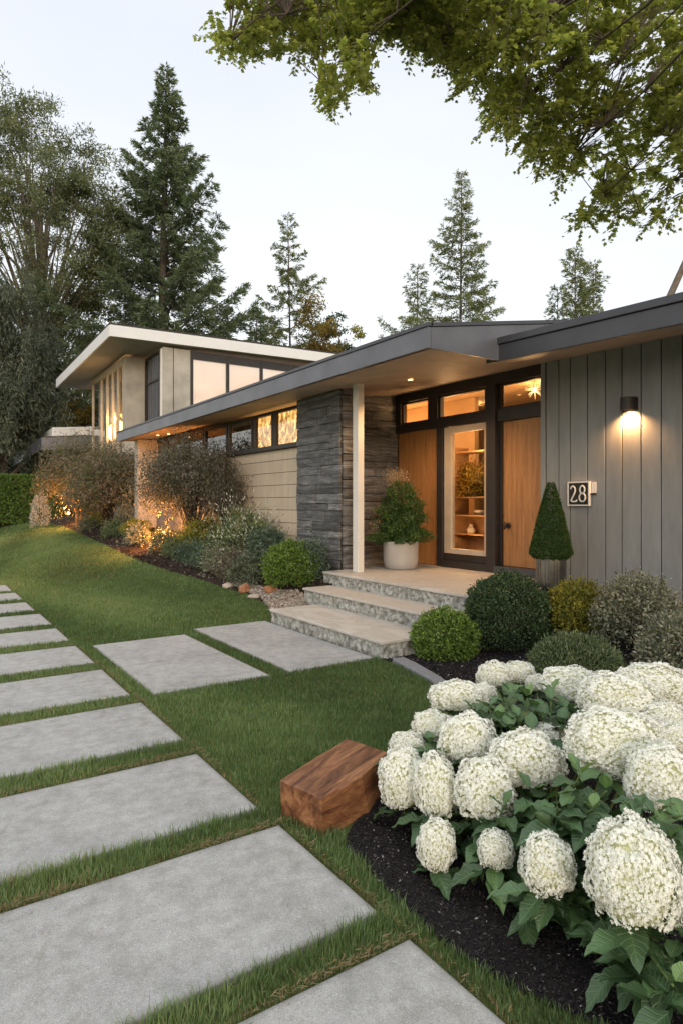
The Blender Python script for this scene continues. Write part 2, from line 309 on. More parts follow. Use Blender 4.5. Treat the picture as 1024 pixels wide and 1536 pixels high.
class MB:
    """collects polygons; builds one mesh object"""
    def __init__(s): s.v = []; s.f = []; s.t = []
    def add(s, vs, fs, tone=.5):
        n = len(s.v); s.v += [tuple(q) for q in vs]; s.f += [[n+i for i in f] for f in fs]; s.t += [tone]*len(vs); return s
    def box(s, a, b_, tone=.5):
        (x0, y0, z0), (x1, y1, z1) = a, b_
        x0, x1 = min(x0, x1), max(x0, x1); y0, y1 = min(y0, y1), max(y0, y1); z0, z1 = min(z0, z1), max(z0, z1)
        return s.add([(x0, y0, z0), (x1, y0, z0), (x1, y1, z0), (x0, y1, z0), (x0, y0, z1), (x1, y0, z1), (x1, y1, z1), (x0, y1, z1)],
              [(0, 3, 2, 1), (4, 5, 6, 7), (0, 1, 5, 4), (1, 2, 6, 5), (2, 3, 7, 6), (3, 0, 4, 7)], tone)
    def prism(s, poly, z0, z1, tone=.5):
        """poly ccw (x,y); z0,z1 numbers or functions"""
        n = len(poly); f0 = z0 if callable(z0) else (lambda x, y: z0); f1 = z1 if callable(z1) else (lambda x, y: z1)
        vs = [(x, y, f0(x, y)) for x, y in poly]+[(x, y, f1(x, y)) for x, y in poly]
        return s.add(vs, [tuple(range(n-1, -1, -1)), tuple(range(n, 2*n))]+[(i, (i+1) % n, n+(i+1) % n, n+i) for i in range(n)], tone)
    def tube(s, pts, rad, n=8, cap=True, tone=.5):
        pts = [Vector(p) for p in pts]; rs = rad if hasattr(rad, '__len__') else [rad]*len(pts); base = len(s.v); ring = []
        for i, p in enumerate(pts):
            d = (pts[min(i+1, len(pts)-1)]-pts[max(i-1, 0)]).normalized(); a = d.orthogonal().normalized() if i == 0 else (a-d*a.dot(d)).normalized(); c = d.cross(a)
            ring.append([p+(a*math.cos(2*PI*k/n)+c*math.sin(2*PI*k/n))*rs[i] for k in range(n)])
        vs = [q for r_ in ring for q in r_]; fs = []
        for i in range(len(pts)-1):
            for k in range(n): fs.append((i*n+k, i*n+(k+1) % n, (i+1)*n+(k+1) % n, (i+1)*n+k))
        if cap: fs += [tuple(range(n-1, -1, -1)), tuple((len(pts)-1)*n+k for k in range(n))]
        return s.add(vs, fs, tone)
    def lathe(s, prof, n=32, c=(0, 0, 0), tone=.5):
        vs = [(c[0]+r*math.cos(2*PI*k/n), c[1]+r*math.sin(2*PI*k/n), c[2]+z) for r, z in prof for k in range(n)]
        fs = [(i*n+k, i*n+(k+1) % n, (i+1)*n+(k+1) % n, (i+1)*n+k) for i in range(len(prof)-1) for k in range(n)]
        fs += [tuple(range(n-1, -1, -1)), tuple((len(prof)-1)*n+k for k in range(n))]
        return s.add(vs, fs, tone)
    def build(s, name, mat, parent=None, bevel=0, smooth=False, seg=2, local=True):
        me = bpy.data.meshes.new(name); V = s.v
        off = parent.matrix_world.translation if False else None
        if parent is not None and local:
            p = parent; L = Vector((0, 0, 0))
            while p: L += p.location; p = p.parent
            V = [(x-L.x, y-L.y, z-L.z) for x, y, z in V]
        me.from_pydata(V, [], s.f)
        a = me.attributes.new('tone', 'FLOAT', 'POINT'); a.data.foreach_set('value', np.asarray(s.t, np.float32))
        me.materials.append(mat); me.update()
        if smooth: me.polygons.foreach_set('use_smooth', np.ones(len(me.polygons), bool))
        o = link(bpy.data.objects.new(name, me), parent)
        if bevel:
            m = o.modifiers.new('bevel', 'BEVEL'); m.width = bevel; m.segments = seg; m.limit_method = 'ANGLE'; m.angle_limit = .6; m.harden_normals = False
        return o
def bx(name, a, b_, mat, parent, bevel=.004, tone=.5): return MB().box(a, b_, tone).build(name, mat, parent, bevel)
def rotm(axis, ang):
    """Rodrigues for arrays"""
    axis = axis/np.linalg.norm(axis, axis=-1, keepdims=True)
    return axis, ang
def norm(a): return a/np.maximum(np.linalg.norm(a, axis=-1, keepdims=True), 1e-9)
def leaves(P, D, N, L, W, tone, fold=.25, droop=0.):
    """diamond leaves: base P, direction D, normal N, length L, width W -> V,F (2 quads-as-tris x2)"""
    n = len(P); D = norm(D); S = norm(np.cross(D, N)); N2 = np.cross(S, D); L = np.broadcast_to(L, n)[:, None]; W = np.broadcast_to(W, n)[:, None]
    mid = P+D*L*.45-N2*W*fold; tip = P+D*L-N2*L*droop
    V = np.stack([P, mid+S*W*.5+N2*W*fold, tip, mid-S*W*.5+N2*W*fold, mid], 1)
    idx = (np.arange(n)*5)[:, None]
    Fc = np.stack([idx+np.array([0, 1, 4]), idx+np.array([1, 2, 4]), idx+np.array([2, 3, 4]), idx+np.array([3, 0, 4])], 1).reshape(-1, 3)
    return V.reshape(-1, 3), Fc, np.repeat(np.broadcast_to(tone, n), 5)
def diamonds(P, D, N, L, W, tone):
    n = len(P); D = norm(D); S = norm(np.cross(D, N)); L = np.broadcast_to(L, n)[:, None]; W = np.broadcast_to(W, n)[:, None]
    V = np.stack([P, P+D*L*.4+S*W*.5, P+D*L, P+D*L*.4-S*W*.5], 1).reshape(-1, 3)
    return V, (np.arange(n)*4)[:, None]+np.array([0, 1, 2, 3]), np.repeat(np.broadcast_to(tone, n), 4)
def objn(name, me, parent=None, loc=(0, 0, 0)):
    o = bpy.data.objects.new(name, me); o.location = loc; return link(o, parent)
def inpoly(x, y, poly):
    x = np.asarray(x); y = np.asarray(y); r = np.zeros(x.shape, bool); j = len(poly)-1
    for i in range(len(poly)):
        xi, yi = poly[i]; xj, yj = poly[j]
        c = ((yi > y) != (yj > y)) & (x < (xj-xi)*(y-yi)/((yj-yi) or 1e-9)+xi); r ^= c; j = i
    return r
def curve(pts, n=6):
    """catmull-rom through pts"""
    out = []; P = [Vector((*p, 0)) for p in pts]
    for i in range(len(P)-1):
        p0, p1, p2, p3 = P[max(i-1, 0)], P[i], P[i+1], P[min(i+2, len(P)-1)]
        for k in range(n):
            t = k/n; q = .5*((2*p1)+(-p0+p2)*t+(2*p0-5*p1+4*p2-p3)*t*t+(-p0+3*p1-3*p2+p3)*t**3); out.append((q.x, q.y))
    return out+[tuple(pts[-1])]
# ------------------------------------------------------------------ ground
def axis(a, b_, fine0, fine1, step):
    o = []; x = fine0
    while x > a: o.append(x); x -= step*(1+(fine0-x)*.25)
    o = o[::-1]
    f = list(np.arange(fine0+step, fine1, step)); x = fine1
    r_ = []
    while x < b_: r_.append(x); x += step*(1+(x-fine1)*.25)
    return np.array(o+f+r_)
gx = axis(-400, 400, -2, 9, .2); gy = axis(-300, 600, 0, 30, .2)
X_, Y_ = np.meshgrid(gx, gy); nx = len(gx); Zg = h(X_, Y_)-.004
V = np.stack([X_, Y_, Zg], -1).reshape(-1, 3); i = np.arange(nx-1)[None, :]+(np.arange(len(gy)-1)*nx)[:, None]
Fc = np.stack([i, i+1, i+1+nx, i+nx], -1).reshape(-1, 4)
tag(objn('ground', npmesh('ground', V, Fc, M['soil'], smooth=True)), kind='structure')
def sheet(name, poly, lift, mat, step=.25):
    bm = bmesh.new(); bm.faces.new([bm.verts.new((x, y, 0)) for x, y in poly])
    xs = [p[0] for p in poly]; ys = [p[1] for p in poly]
    for ax, lo, hi in ((0, min(xs), max(xs)), (1, min(ys), max(ys))):
        q = math.floor(lo/step)*step+step
        while q < hi:
            co = (q, 0, 0) if ax == 0 else (0, q, 0); no = (1, 0, 0) if ax == 0 else (0, 1, 0)
            bmesh.ops.bisect_plane(bm, geom=bm.verts[:]+bm.edges[:]+bm.faces[:], plane_co=co, plane_no=no); q += step
    bmesh.ops.triangulate(bm, faces=bm.faces[:])
    for v in bm.verts: v.co.z = hz(v.co.x, v.co.y)+lift
    me = bpy.data.meshes.new(name); bm.to_mesh(me); bm.free(); me.materials.append(mat)
    me.polygons.foreach_set('use_smooth', np.ones(len(me.polygons), bool))
    return tag(objn(name, me), kind='structure')
# bed outlines
edge_px = [(422, 925), (410, 912), (388, 903), (370, 893), (335, 883), (300, 872), (250, 856), (200, 838), (150, 815), (118, 800), (95, 790), (62, 783)]
ledge = curve([gnd(u, v) for u, v in edge_px], 4)
LBED = [(3.52, 6.76)]+ledge+[(3.2, 30), (6, 30), (6, 17.5), (4.95, 17), (4.95, 7.3), (4.62, 7.3), (4.62, 6.9)]
RBED = curve([(3.52, 4.60), (3.62, 4.25), (3.5, 3.8), (3.0, 3.2), (2.4, 2.75), (1.92, 2.50), (1.52, 2.24), (1.46, 2.0), (1.42, 1.7), (1.43, 1.39), (1.5, 1.15), (1.6, .9), (1.62, .5), (1.55, -.5)], 4)+[(1.6, -3), (6.5, -3), (6.5, 4.95), (4.2, 4.95), (4.2, 4.60)]
sheet('mulch_bed', LBED, .006, M['mulch_brown']); sheet('planting_bed', RBED, .006, M['mulch'])
GRAV = [(3.54, 6.80), (3.62, 6.84)]+[gnd(u, v) for u, v in [(404, 913), (395, 903), (372, 890), (345, 879), (360, 874), (410, 888), (447, 890), (462, 905)]]+[(4.1, 6.86)]
sheet('gravel_patch', GRAV, .012, M['gravel'], .12)
# slabs
SL = [(.80, 1.59), (1.75, 2.47), (2.67, 3.45), (3.68, 4.54), (4.76, 5.62), (5.88, 6.69), (6.97, 7.75), (8.04, 8.90), (9.22, 10.05), (10.37, 11.22), (11.5, 12.4)]
def slab(name, poly, z, joint=None):
    """rounded slab with a fine grid so that the worn edge darkens by attribute"""
    xs = [p[0] for p in poly]; ys = [p[1] for p in poly]; x0, x1, y0, y1 = min(xs), max(xs), min(ys), max(ys)
    def ax(a, b_): return np.concatenate([[a, a+.004, a+.012, a+.03], np.arange(a+.08, b_-.05, .07), [b_-.03, b_-.012, b_-.004, b_]])
    gx, gy = ax(x0, x1), ax(y0, y1)
    if joint: gy = np.sort(np.concatenate([gy, [joint-.004, joint-.003, joint+.003, joint+.004]]))
    A, B = np.meshgrid(gx, gy); ed = np.minimum(np.minimum(A-x0, x1-A), np.minimum(B-y0, y1-B))
    Zt = z-.006*np.clip(1-ed/.006, 0, 1)**2-.0004; E = np.clip(1-ed/.025, 0, 1)*.55
    if joint: q = np.abs(B-joint) < .0035; Zt = np.where(q, z-.008, Zt); E = np.where(q, 1, E)
    nx, ny = len(gx), len(gy); V = np.stack([A, B, Zt], -1).reshape(-1, 3)
    i = np.arange(nx-1)[None, :]+(np.arange(ny-1)*nx)[:, None]; Fc = np.stack([i, i+1, i+1+nx, i+nx], -1).reshape(-1, 4)
    # skirts
    ring = list(range(nx))+[r_*nx+nx-1 for r_ in range(1, ny)]+[(ny-1)*nx+c for c in range(nx-2, -1, -1)]+[r_*nx for r_ in range(ny-2, 0, -1)]
    low = V[ring].copy(); low[:, 2] = -.06; n0 = len(V); V = np.concatenate([V, low]); m = len(ring)
    sk = np.array([[ring[k], n0+k, n0+(k+1) % m, ring[(k+1) % m]] for k in range(m)]); Fc = np.concatenate([Fc, sk])
    edge = np.concatenate([E.ravel(), np.ones(m)])
    o = objn(name, npmesh(name, V-np.array([x0, y0, 0]), Fc, M['concrete'], smooth=True, attrs={'edge': edge}), None, (x0, y0, 0)); o.rotation_euler = (random.uniform(-.003, .003), random.uniform(-.0015, .0015), random.uniform(-.003, .003)); return o
ordn = ['cropped by the bottom edge of the picture, nearest of the row', 'large and nearest whole one, beside the wooden block', 'whose far right corner points at the wooden block', 'third whole one up the row, left of the near lawn', 'just before the path to the front steps branches off', 'level with the middle of the path to the front steps', 'level with the far edge of the path to the front steps', 'first one past the branch path, beside the long lawn', 'eighth of the row counted from the camera, lawn on its right', 'small in the distance, third from the far end of the row', 'second from the far end of the row']
for k, (a, b_) in enumerate(SL):
    o = slab('stepping_slab', [(-1.35+random.uniform(-.02, .02), a), (1.335+random.uniform(-.012, .012), b_)], .016)
    tag(o, 'grey concrete stepping slab '+ordn[k], 'paving slab', 'concrete slabs of the left hand walk')
o = slab('path_slab', [(1.47, 4.66), (2.42, 6.62)], .018, 5.62); tag(o, 'grey concrete path slab with a thin joint line across its middle', 'paving slab', 'slabs of the path to the steps')
o = slab('path_slab', [(2.60, 4.66), (3.49, 6.85)], .018); tag(o, 'plain grey concrete path slab touching the lowest front step', 'paving slab', 'slabs of the path to the steps')
# ------------------------------------------------------------------ grass
def on_slab(x, y, pad=0.):
    r = np.zeros(x.shape, bool)
    for a, b_ in SL: r |= (x < 1.335-pad) & (x > -1.35+pad) & (y > a+pad) & (y < b_-pad)
    r |= (x > 1.47+pad) & (x < 2.42-pad) & (y > 4.66+pad) & (y < 6.62-pad)
    r |= (x > 2.6+pad) & (x < 3.5-pad) & (y > 4.66+pad) & (y < 6.85-pad)
    return r
def lawn_ok(x, y):
    ok = ~on_slab(x, y, -.004)
    ok &= ~inpoly(x, y, RBED) & ~inpoly(x, y, LBED) & ~inpoly(x, y, GRAV)
    ok &= ~((x > 3.5) & (y < 6.9) & (y > 4.0)) & (x < 6.4) & (x > -1.6)
    ok &= ~inpoly(x, y, [(1.47, 2.38), (1.44, 2.70), (1.80, 3.03), (2.2, 2.6), (1.9, 2.3), (1.6, 2.15)])
    return ok
GV, GF, GT = [], [], []; gn = 0
def scatter_grass(t0, t1, dens, hgt, wid, k=3):
    global gn
    # sample in camera frame wedge
    area = .62*(t1*t1-t0*t0)*1.15; n = int(area*dens)
    t = np.sqrt(RG.uniform(t0*t0, t1*t1, n)); s = RG.uniform(-.62, .62, n)
    x = t*(FW[0]+s*RT[0]); y = t*(FW[1]+s*RT[1]); ok = lawn_ok(x, y); x, y = x[ok], y[ok]; n = len(x)
    if n == 0: return
    z = h(x, y)
    nzv = np.array([mn.noise(Vector((a*1.1, b2*1.1, 0))) for a, b2 in zip(x, y)])*.5+np.array([mn.noise(Vector((a*5, b2*5, 3))) for a, b2 in zip(x, y)])*.5
    # distance to nearest slab edge beyond (far side edge keeps thatch)
    brown = on_slab(x, y-.040, 0) | on_slab(x-.025, y, 0); lush = on_slab(x, y+.07, 0)
    brn = brown & (RG.random(n) < .35) | (RG.random(n) < .012)
    hg = hgt*(1+.55*nzv)*RG.uniform(.55, 1.15, n)*np.where(brown, .6, np.where(lush, 1.35, 1))
    yaw = RG.uniform(0, 2*PI, n); lean = RG.uniform(.1, .75, n); dx = np.cos(yaw)*lean+.15*nzv; dy = np.sin(yaw)*lean
    sx, sy = -np.sin(yaw+RG.uniform(-.8, .8, n)), np.cos(yaw)
    wv = wid*RG.uniform(.7, 1.3, n)
    def P(f, wf):
        cx = x+dx*hg*f*f*.9; cy = y+dy*hg*f*f*.9; cz = z+hg*f*(1-.22*lean*f)
        return (np.stack([cx-sx*wv*wf, cy-sy*wv*wf, cz], -1), np.stack([cx+sx*wv*wf, cy+sy*wv*wf, cz], -1))
    a0, a1 = P(-.05, .5); b0, b1 = P(.55, .42); c0, _ = P(1, 0)
    V = np.stack([a0, a1, b1, b0, c0], 1).reshape(-1, 3); i = (np.arange(n)*5)[:, None]+gn
    Fc = np.concatenate([i+np.array([0, 1, 2]), i+np.array([0, 2, 3]), i+np.array([3, 2, 4])])
    nl = np.array([mn.noise(Vector((a*.9+7, b2*.28, 9))) for a, b2 in zip(x, y)]); tone = np.clip(.44+.28*nzv+.55*nl+RG.normal(0, .15, n), 0, .89); tone = np.where(brn, RG.uniform(.93, 1, n), tone)
    GV.append(V); GF.append(Fc); GT.append(np.repeat(tone, 5)); gn += len(V)
scatter_grass(1.3, 2.6, 19000, .045, .0026)
scatter_grass(2.6, 4.2, 12000, .042, .0033)
scatter_grass(4.2, 6.6, 7500, .038, .0046)
scatter_grass(6.6, 10.5, 3600, .036, .007)
scatter_grass(10.5, 18, 1400, .036, .012)
scatter_grass(18, 34, 420, .04, .024)
def thatch(x, y, L_, wd, zo=0.):
    global gn
    n = len(x); z = h(x, y)+.012+zo+.02*RG.random(n)*(zo == 0); a = RG.uniform(0, 2*PI, n); dx, dy = np.cos(a)*L_, np.sin(a)*L_; up = RG.uniform(-.1, .55, n)*L_
    V = np.stack([np.stack([x-dy*wd, y+dx*wd, z], -1), np.stack([x+dy*wd, y-dx*wd, z], -1), np.stack([x+dx, y+dy, z+up], -1), np.stack([x+dx*.5-dy*wd, y+dy*.5+dx*wd, z+up*.7], -1)], 1).reshape(-1, 3)
    i = (np.arange(n)*4)[:, None]+gn; GV.append(V); GF.append(np.concatenate([i+np.array([0, 1, 3]), i+np.array([1, 2, 3])])); GT.append(np.repeat(np.where(RG.random(n) < .8, RG.uniform(.92, 1, n), RG.uniform(.2, .6, n)), 4)); gn += 4*n
for a, b_ in SL[:7]:
    k = int(4200*min(1, 2.2/max(b_, 1))); x = RG.uniform(-1.3, 1.36, k); dn = np.array([mn.noise(Vector((q*2.2, b_, 5))) for q in x]); keep = RG.random(k) < .35+.9*dn; x = x[keep]
    thatch(x, b_+.004+np.abs(RG.normal(0, .022, len(x))), RG.uniform(.01, .03, len(x)), .05)
for a, b_ in SL[:6]:
    k = 70; thatch(RG.uniform(-1.2, 1.32, k), b_-np.abs(RG.normal(0, .05, k))-.004, RG.uniform(.006, .018, k), .09, .006); k = 30; thatch(RG.uniform(-1.2, 1.32, k), RG.uniform(a+.02, b_-.02, k), RG.uniform(.004, .012, k), .12, .006)
k = 5200; y = RG.uniform(.8, 6.6, k)**1.0; dn = np.array([mn.noise(Vector((9, q*2.5, 2))) for q in y]); y = y[(RG.random(k) < .2+.9*dn)]; thatch(1.337+np.abs(RG.normal(0, .014, len(y))), y, RG.uniform(.01, .03, len(y)), .05)
tag(objn('lawn_grass', npmesh('lawn_grass', np.concatenate(GV), np.concatenate(GF), M['grass'], np.concatenate(GT))), 'short mown green lawn grass round the concrete slabs', 'grass', None, 'stuff')
# ------------------------------------------------------------------ mulch chips
def chips(name, poly, n, size, mat, label, cat, tmax=12, flat_=.35, dens_near=True):
    xs = [p[0] for p in poly]; ys = [p[1] for p in poly]
    x = RG.uniform(min(xs), max(xs), n*6); y = RG.uniform(max(min(ys), -.5), max(ys), n*6)
    t = x*FW[0]+y*FW[1]; s = (x*RT[0]+y*RT[1])/np.maximum(t, .1)
    ok = inpoly(x, y, poly) & (t > 1.2) & (t < tmax) & (np.abs(s) < .6)
    if dens_near: ok &= RG.random(len(x)) < np.clip((2.6/np.maximum(t, .5))**1.6, 0, 1)
    x, y, t = x[ok][:n], y[ok][:n], t[ok][:n]; n = len(x)
    sz = size*RG.uniform(.4, 1.3, n)*np.clip(t/3, .8, 3)
    ax = norm(RG.normal(size=(n, 3))*np.array([1, 1, .35])); bx_ = norm(np.cross(ax, RG.normal(size=(n, 3)))); cx = np.cross(ax, bx_)
    c = np.stack([x, y, h(x, y)+.008+sz*.22*RG.random(n)], -1)
    a = ax*sz[:, None]; b2 = bx_*sz[:, None]*.42; c2 = cx*sz[:, None]*flat_*.5
    V = np.stack([c-a-b2*.4, c-a*.3+b2, c+a+b2*.3, c+a*.35-b2, c+c2, c-c2], 1).reshape(-1, 3)
    i = (np.arange(n)*6)[:, None]; F_ = []
    for q in range(4): F_ += [i+np.array([q, (q+1) % 4, 4]), i+np.array([(q+1) % 4, q, 5])]
    tone = np.repeat(np.clip(RG.beta(2, 3, n)*1.0, 0, .93), 6); tone = np.where(np.repeat(RG.random(n) < .02, 6), 1, tone)
    tag(objn(name, npmesh(name, V, np.concatenate(F_), mat, tone)), label, cat, None, 'stuff')
chips('bark_chips', RBED, 42000, .010, M['chip'], 'near black bark mulch chips under the hydrangea', 'mulch')
chips('bark_chips', LBED, 16000, .014, M['chip_brown'], 'brown bark chips in the long bed along the house', 'mulch', 20, .35, False)
chips('pebbles', GRAV, 3500, .014, M['pebble'], 'pale pebbles at the lawn corner beside the steps', 'gravel', 14, 1.2, False)
# ------------------------------------------------------------------ HOUSE (main, single storey)
house = empty('house', (6.45, 6, 0), 'long low house with honey wood entry doors, grey vertical boards and dark slate pillar', 'house')
XD = 6.45
# grey vertical board wall right of the door
ys = [5.095, 4.91, 4.75, 4.52, 4.29, 4.09, 3.87, 3.65, 3.43, 3.21, 2.99, 2.77, 2.55, 2.33, 2.11, 1.89, 1.67, 1.45, 1.23, 1.0, .78, .56, .34, .12, -.1, -.5, -.9, -1.3, -1.7, -2.1, -2.5, -2.9, -3.3]
g = MB()
for a, b_ in zip(ys[:-1], ys[1:]): g.box((6.40, b_+.006, .1), (6.44, a-.006, 3.135), random.random())
wall = g.build('siding_wall', M['grey_board'], house, .004)
bx('wall_backing', (6.425, -3.3, .1), (6.6, 5.09, 3.13), M['groove'], house, 0)
bx('corner_trim', (6.385, 5.10, .44), (6.60, 5.165, 3.15), M['grey_board'], house, .004)
# entry frame
fr = MB()
def fbox(y0, y1, z0, z1, x0=6.38, x1=6.52): fr.box((x0, y0, z0), (x1, y1, z1))
fbox(5.168, 8.02, 3.0, 3.2, 6.40, 6.55)           # header
fbox(5.168, 5.90, 2.50, 2.66, 6.40); fbox(6.045, 7.04, 2.53, 2.665, 6.40); fbox(7.04, 8.02, 2.53, 2.66, 6.405, 6.515)
fbox(5.885, 6.045, .50, 3.0, 6.36, 6.53)           # mullion right of glass
fbox(6.93, 7.045, .50, 2.53, 6.385); fbox(7.04, 7.25, 2.66, 3.0, 6.395, 6.515); fbox(7.89, 8.02, 2.66, 3.0, 6.395, 6.515); fbox(6.045, 6.10, 2.665, 3.0, 6.395, 6.515)
fbox(5.84, 5.885, .6, 2.50, 6.44, 6.55)
fbox(6.045, 6.93, .502, .60, 6.36, 6.53); fbox(6.045, 6.93, .60, .69, 6.41, 6.53)
fr.build('entry_frame', M['bronze'], house, .004)
bx('sill', (6.33, 5.168, .502), (6.50, 5.885, .595), M['dark_fascia'], house, .004)
# front door
door = MB().box((6.47, 5.17, .60), (6.515, 5.84, 2.495)).build('door', M['door_wood'], house, .003); door['label'] = 'honey wood front door with round black handle, right of the glass'
hd = MB()
hd.lathe([(.0, 0), (.034, 0), (.040, .006), (.040, .014), (.030, .022), (.0, .022)], 24); hd.lathe([(.0, .022), (.012, .022), (.012, .05), (.024, .055), (.026, .07), (.018, .08), (0, .08)], 20)
hd.box((-.05, -.008, .07), (.05, .008, .082))
ho = hd.build('handle', M['black_metal'], door, 0, True, local=False); ho.rotation_euler = (0, -PI/2, 0); ho.location = (6.469-6.45, 5.745-6, 1.13)
sp = MB().box((6.455, 7.05, .515), (6.51, 8.0, 2.525)).build('side_panel', M['door_wood'], house, .003)
# tall glazed light
wl = MB()
for a, b_, c, d in ((6.06, 6.135, .70, 2.52), (6.78, 6.92, .70, 2.52), (6.135, 6.78, .70, .77), (6.135, 6.78, 2.43, 2.52)):
    wl.box((6.42, a, c), (6.50, b_, d))
win = wl.build('window', M['light_frame'], house, .004); win['label'] = 'tall glazed sidelight in a pale timber frame between the wood panels'
bx('pane', (6.455, 6.135, .77), (6.461, 6.78, 2.43), M['glass'], win, 0)
for (a, b_) in ((5.168, 5.885), (6.10, 7.04), (7.25, 7.89)):
    t_ = MB(); z0, z1 = 2.662, 2.998
    t_.box((6.43, a, z0), (6.50, a+.03, z1)); t_.box((6.43, b_-.03, z0), (6.50, b_, z1)); t_.box((6.43, a+.03, z0), (6.50, b_-.03, z0+.025)); t_.box((6.43, a+.03, z1-.025), (6.50, b_-.03, z1))
    q = t_.build('window', M['bronze'], house, .002); bx('pane', (6.46, a+.03, z0+.025), (6.466, b_-.03, z1-.025), M['glass'], q, 0)
# interior rooms
im = MB()
im.box((10.0, 4.0, .4), (10.1, 9.5, 3.2)); im.box((6.6, 3.9, .4), (10.1, 4.0, 3.2)); im.box((6.6, 9.4, .4), (10.1, 9.5, 3.2))
im.box((6.53, 4.0, 3.15), (10.0, 9.4, 3.25))
im.build('interior_wall', M['warm_wall'], house); bx('interior_floor', (6.53, 4.0, .42), (10.0, 9.4, .50), M['in_floor'], house, 0)
bx('added_partition', (7.55, 7.42, .5), (7.65, 9.4, 3.15), M['warm_wall'], house, .01)  # dividing wall added to keep the left transom bright
# slate walls
def slate(name, p0, p1, z0, z1, out, thick, parent, seed):
    """courses of stone along segment p0->p1 (xy), outward unit normal out"""
    R = random.Random(seed); m = MB(); p0 = Vector((*p0, 0)); p1 = Vector((*p1, 0)); d = p1-p0; Ln = d.length; d.normalize(); o = Vector((*out, 0))
    z = z0
    while z < z1-.02:
        hh_ = min(R.choice([.10, .12, .13, .145, .16]), z1-z); s_ = 0
        if z1-z-hh_ < .05: hh_ = z1-z
        while s_ < Ln:
            l = R.uniform(.28, .95); e_ = min(s_+l, Ln)
            if Ln-e_ < .12: e_ = Ln
            pr = R.uniform(.0, .022); a = p0+d*(s_+.003); b2 = p0+d*(e_-.003); dz = R.uniform(-.004, .004)
            n = max(2, int((e_-s_)/.06)); vs = []; fs = []
            for k in range(n+1):
                q = a.lerp(b2, k/n)
                for zz in (z+.003+dz, z+hh_*.33, z+hh_*.66, z+hh_-.003+dz):
                    edge = (k in (0, n)) or zz in (z+.003+dz, z+hh_-.003+dz)
                    f = pr+mn.noise(Vector((q.x*6, q.y*6, zz*14)))*.010-(.006 if edge else 0)
                    vs.append(q+o*(thick+f)+Vector((0, 0, zz+mn.noise(Vector((q.x*3+5, q.y*3, z*9)))*.004)))
            for k in range(n):
                for j in range(3):
                    f4 = (k*4+j, (k+1)*4+j, (k+1)*4+j+1, k*4+j+1); fs.append(f4)
            # back returns
            N0 = len(vs)
            for k in (0, n):
                for j in range(4): vs.append(vs[k*4+j]-o*(thick*.9))
            for j in range(3): fs.append((j, j+1, N0+j+1, N0+j)); fs.append((n*4+j+1, n*4+j, N0+4+j, N0+4+j+1))
            vs2 = [vs[k*4+3] for k in range(n+1)]+[vs[k*4+3]-o*thick*.9 for k in range(n+1)]
            vs3 = [vs[k*4] for k in range(n+1)]+[vs[k*4]-o*thick*.9 for k in range(n+1)]
            tn = R.random(); m.add(vs, fs, tn)
            m.add(vs2, [(k, k+1, n+2+k, n+1+k) for k in range(n)], tn); m.add(vs3, [(k+1, k, n+1+k, n+2+k) for k in range(n)], tn)
            s_ = e_
        z += hh_
    return m
sm_ = slate('stone_wall', (4.94, 8.55), (4.94, 7.37), .1, 3.0, (-1, 0), .04, house, 3)
m2 = slate('', (4.94, 7.39), (5.26, 7.39), .1, 3.03, (0, -1), .04, house, 4); sm_.add(m2.v, m2.f); sm_.t[-len(m2.v):] = m2.t
stone = sm_.build('stone_pillar', M['slate'], house); stone['label'] = 'dark slate pillar in long thin courses left of the white post'
bx('joint_core', (4.935, 7.385, .1), (5.26, 8.55, 3.0), M['mortar'], house, 0)
m3 = slate('', (5.26, 8.06), (6.44, 8.06), .49, 3.16, (0, -1), .04, house, 5)
s2 = m3.build('stone_return', M['slate'], house); bx('joint_core', (5.26, 8.055, .4), (6.6, 8.3, 3.16), M['mortar'], house, 0)
# cream boards, clerestory windows and rear stucco
g = MB(); z = .1; 
while z < 2.29:
    z1 = min(z+.203, 2.30); y0, y1 = 8.55, 11.45
    # lapped board: bottom edge proud
    g.add([(4.970, y0, z), (4.970, y1, z), (4.980, y1, z1-.007), (4.980, y0, z1-.007), (5.02, y0, z), (5.02, y1, z), (5.02, y1, z1-.004), (5.02, y0, z1-.004)],
          [(0, 3, 2, 1), (0, 1, 5, 4), (3, 7, 6, 2), (1, 2, 6, 5), (0, 4, 7, 3)], random.random()); z = z1
g.build('cream_siding', M['cream_board'], house, 0)
bx('wall_backing', (5.01, 8.55, .1), (5.15, 11.45, 2.30), M['groove'], house, 0)
bx('rear_wall', (4.97, 11.453, .1), (5.15, 17.0, 2.30), M['grey_stucco'], house, .01)
q = MB().box((4.93, 11.9, 1.60), (4.968, 12.65, 2.22)).build('window', M['bronze'], house, .004); bx('pane', (4.92, 11.97, 1.67), (4.929, 12.58, 2.15), M['glass_dark'], q, 0)
bx('sill', (4.90, 8.56, 2.303), (5.10, 17.0, 2.37), M['bronze'], house, .004)
cl = [(8.56, 9.45, 1), (9.53, 10.2, 1), (10.3, 11.3, 1), (11.4, 12.5, 0), (12.6, 13.7, 0), (13.8, 14.9, 0), (15.0, 16.9, 0)]
for a, b_, lit in cl:  # lit: clear panes in front of the painted reflection glow
    t_ = MB(); z0, z1 = 2.373, 2.96
    t_.box((4.98, a-.03, z0), (5.05, a+.03, z1)); t_.box((4.98, b_-.03, z0), (5.05, b_+.03, z1)); t_.box((4.98, a+.03, z1-.05), (5.05, b_-.03, z1))
    q = t_.build('window', M['bronze'], house, .002); bx('pane', (5.01, a+.03, z0), (5.016, b_-.03, z1-.05), M['glass' if lit else 'glass_dark'], q, 0)
bx('reflection_panel', (5.35, 8.4, 2.0), (5.37, 10.9, 3.1), M['reflect_glow'], house, 0)  # glowing panel painted with golden tree reflections
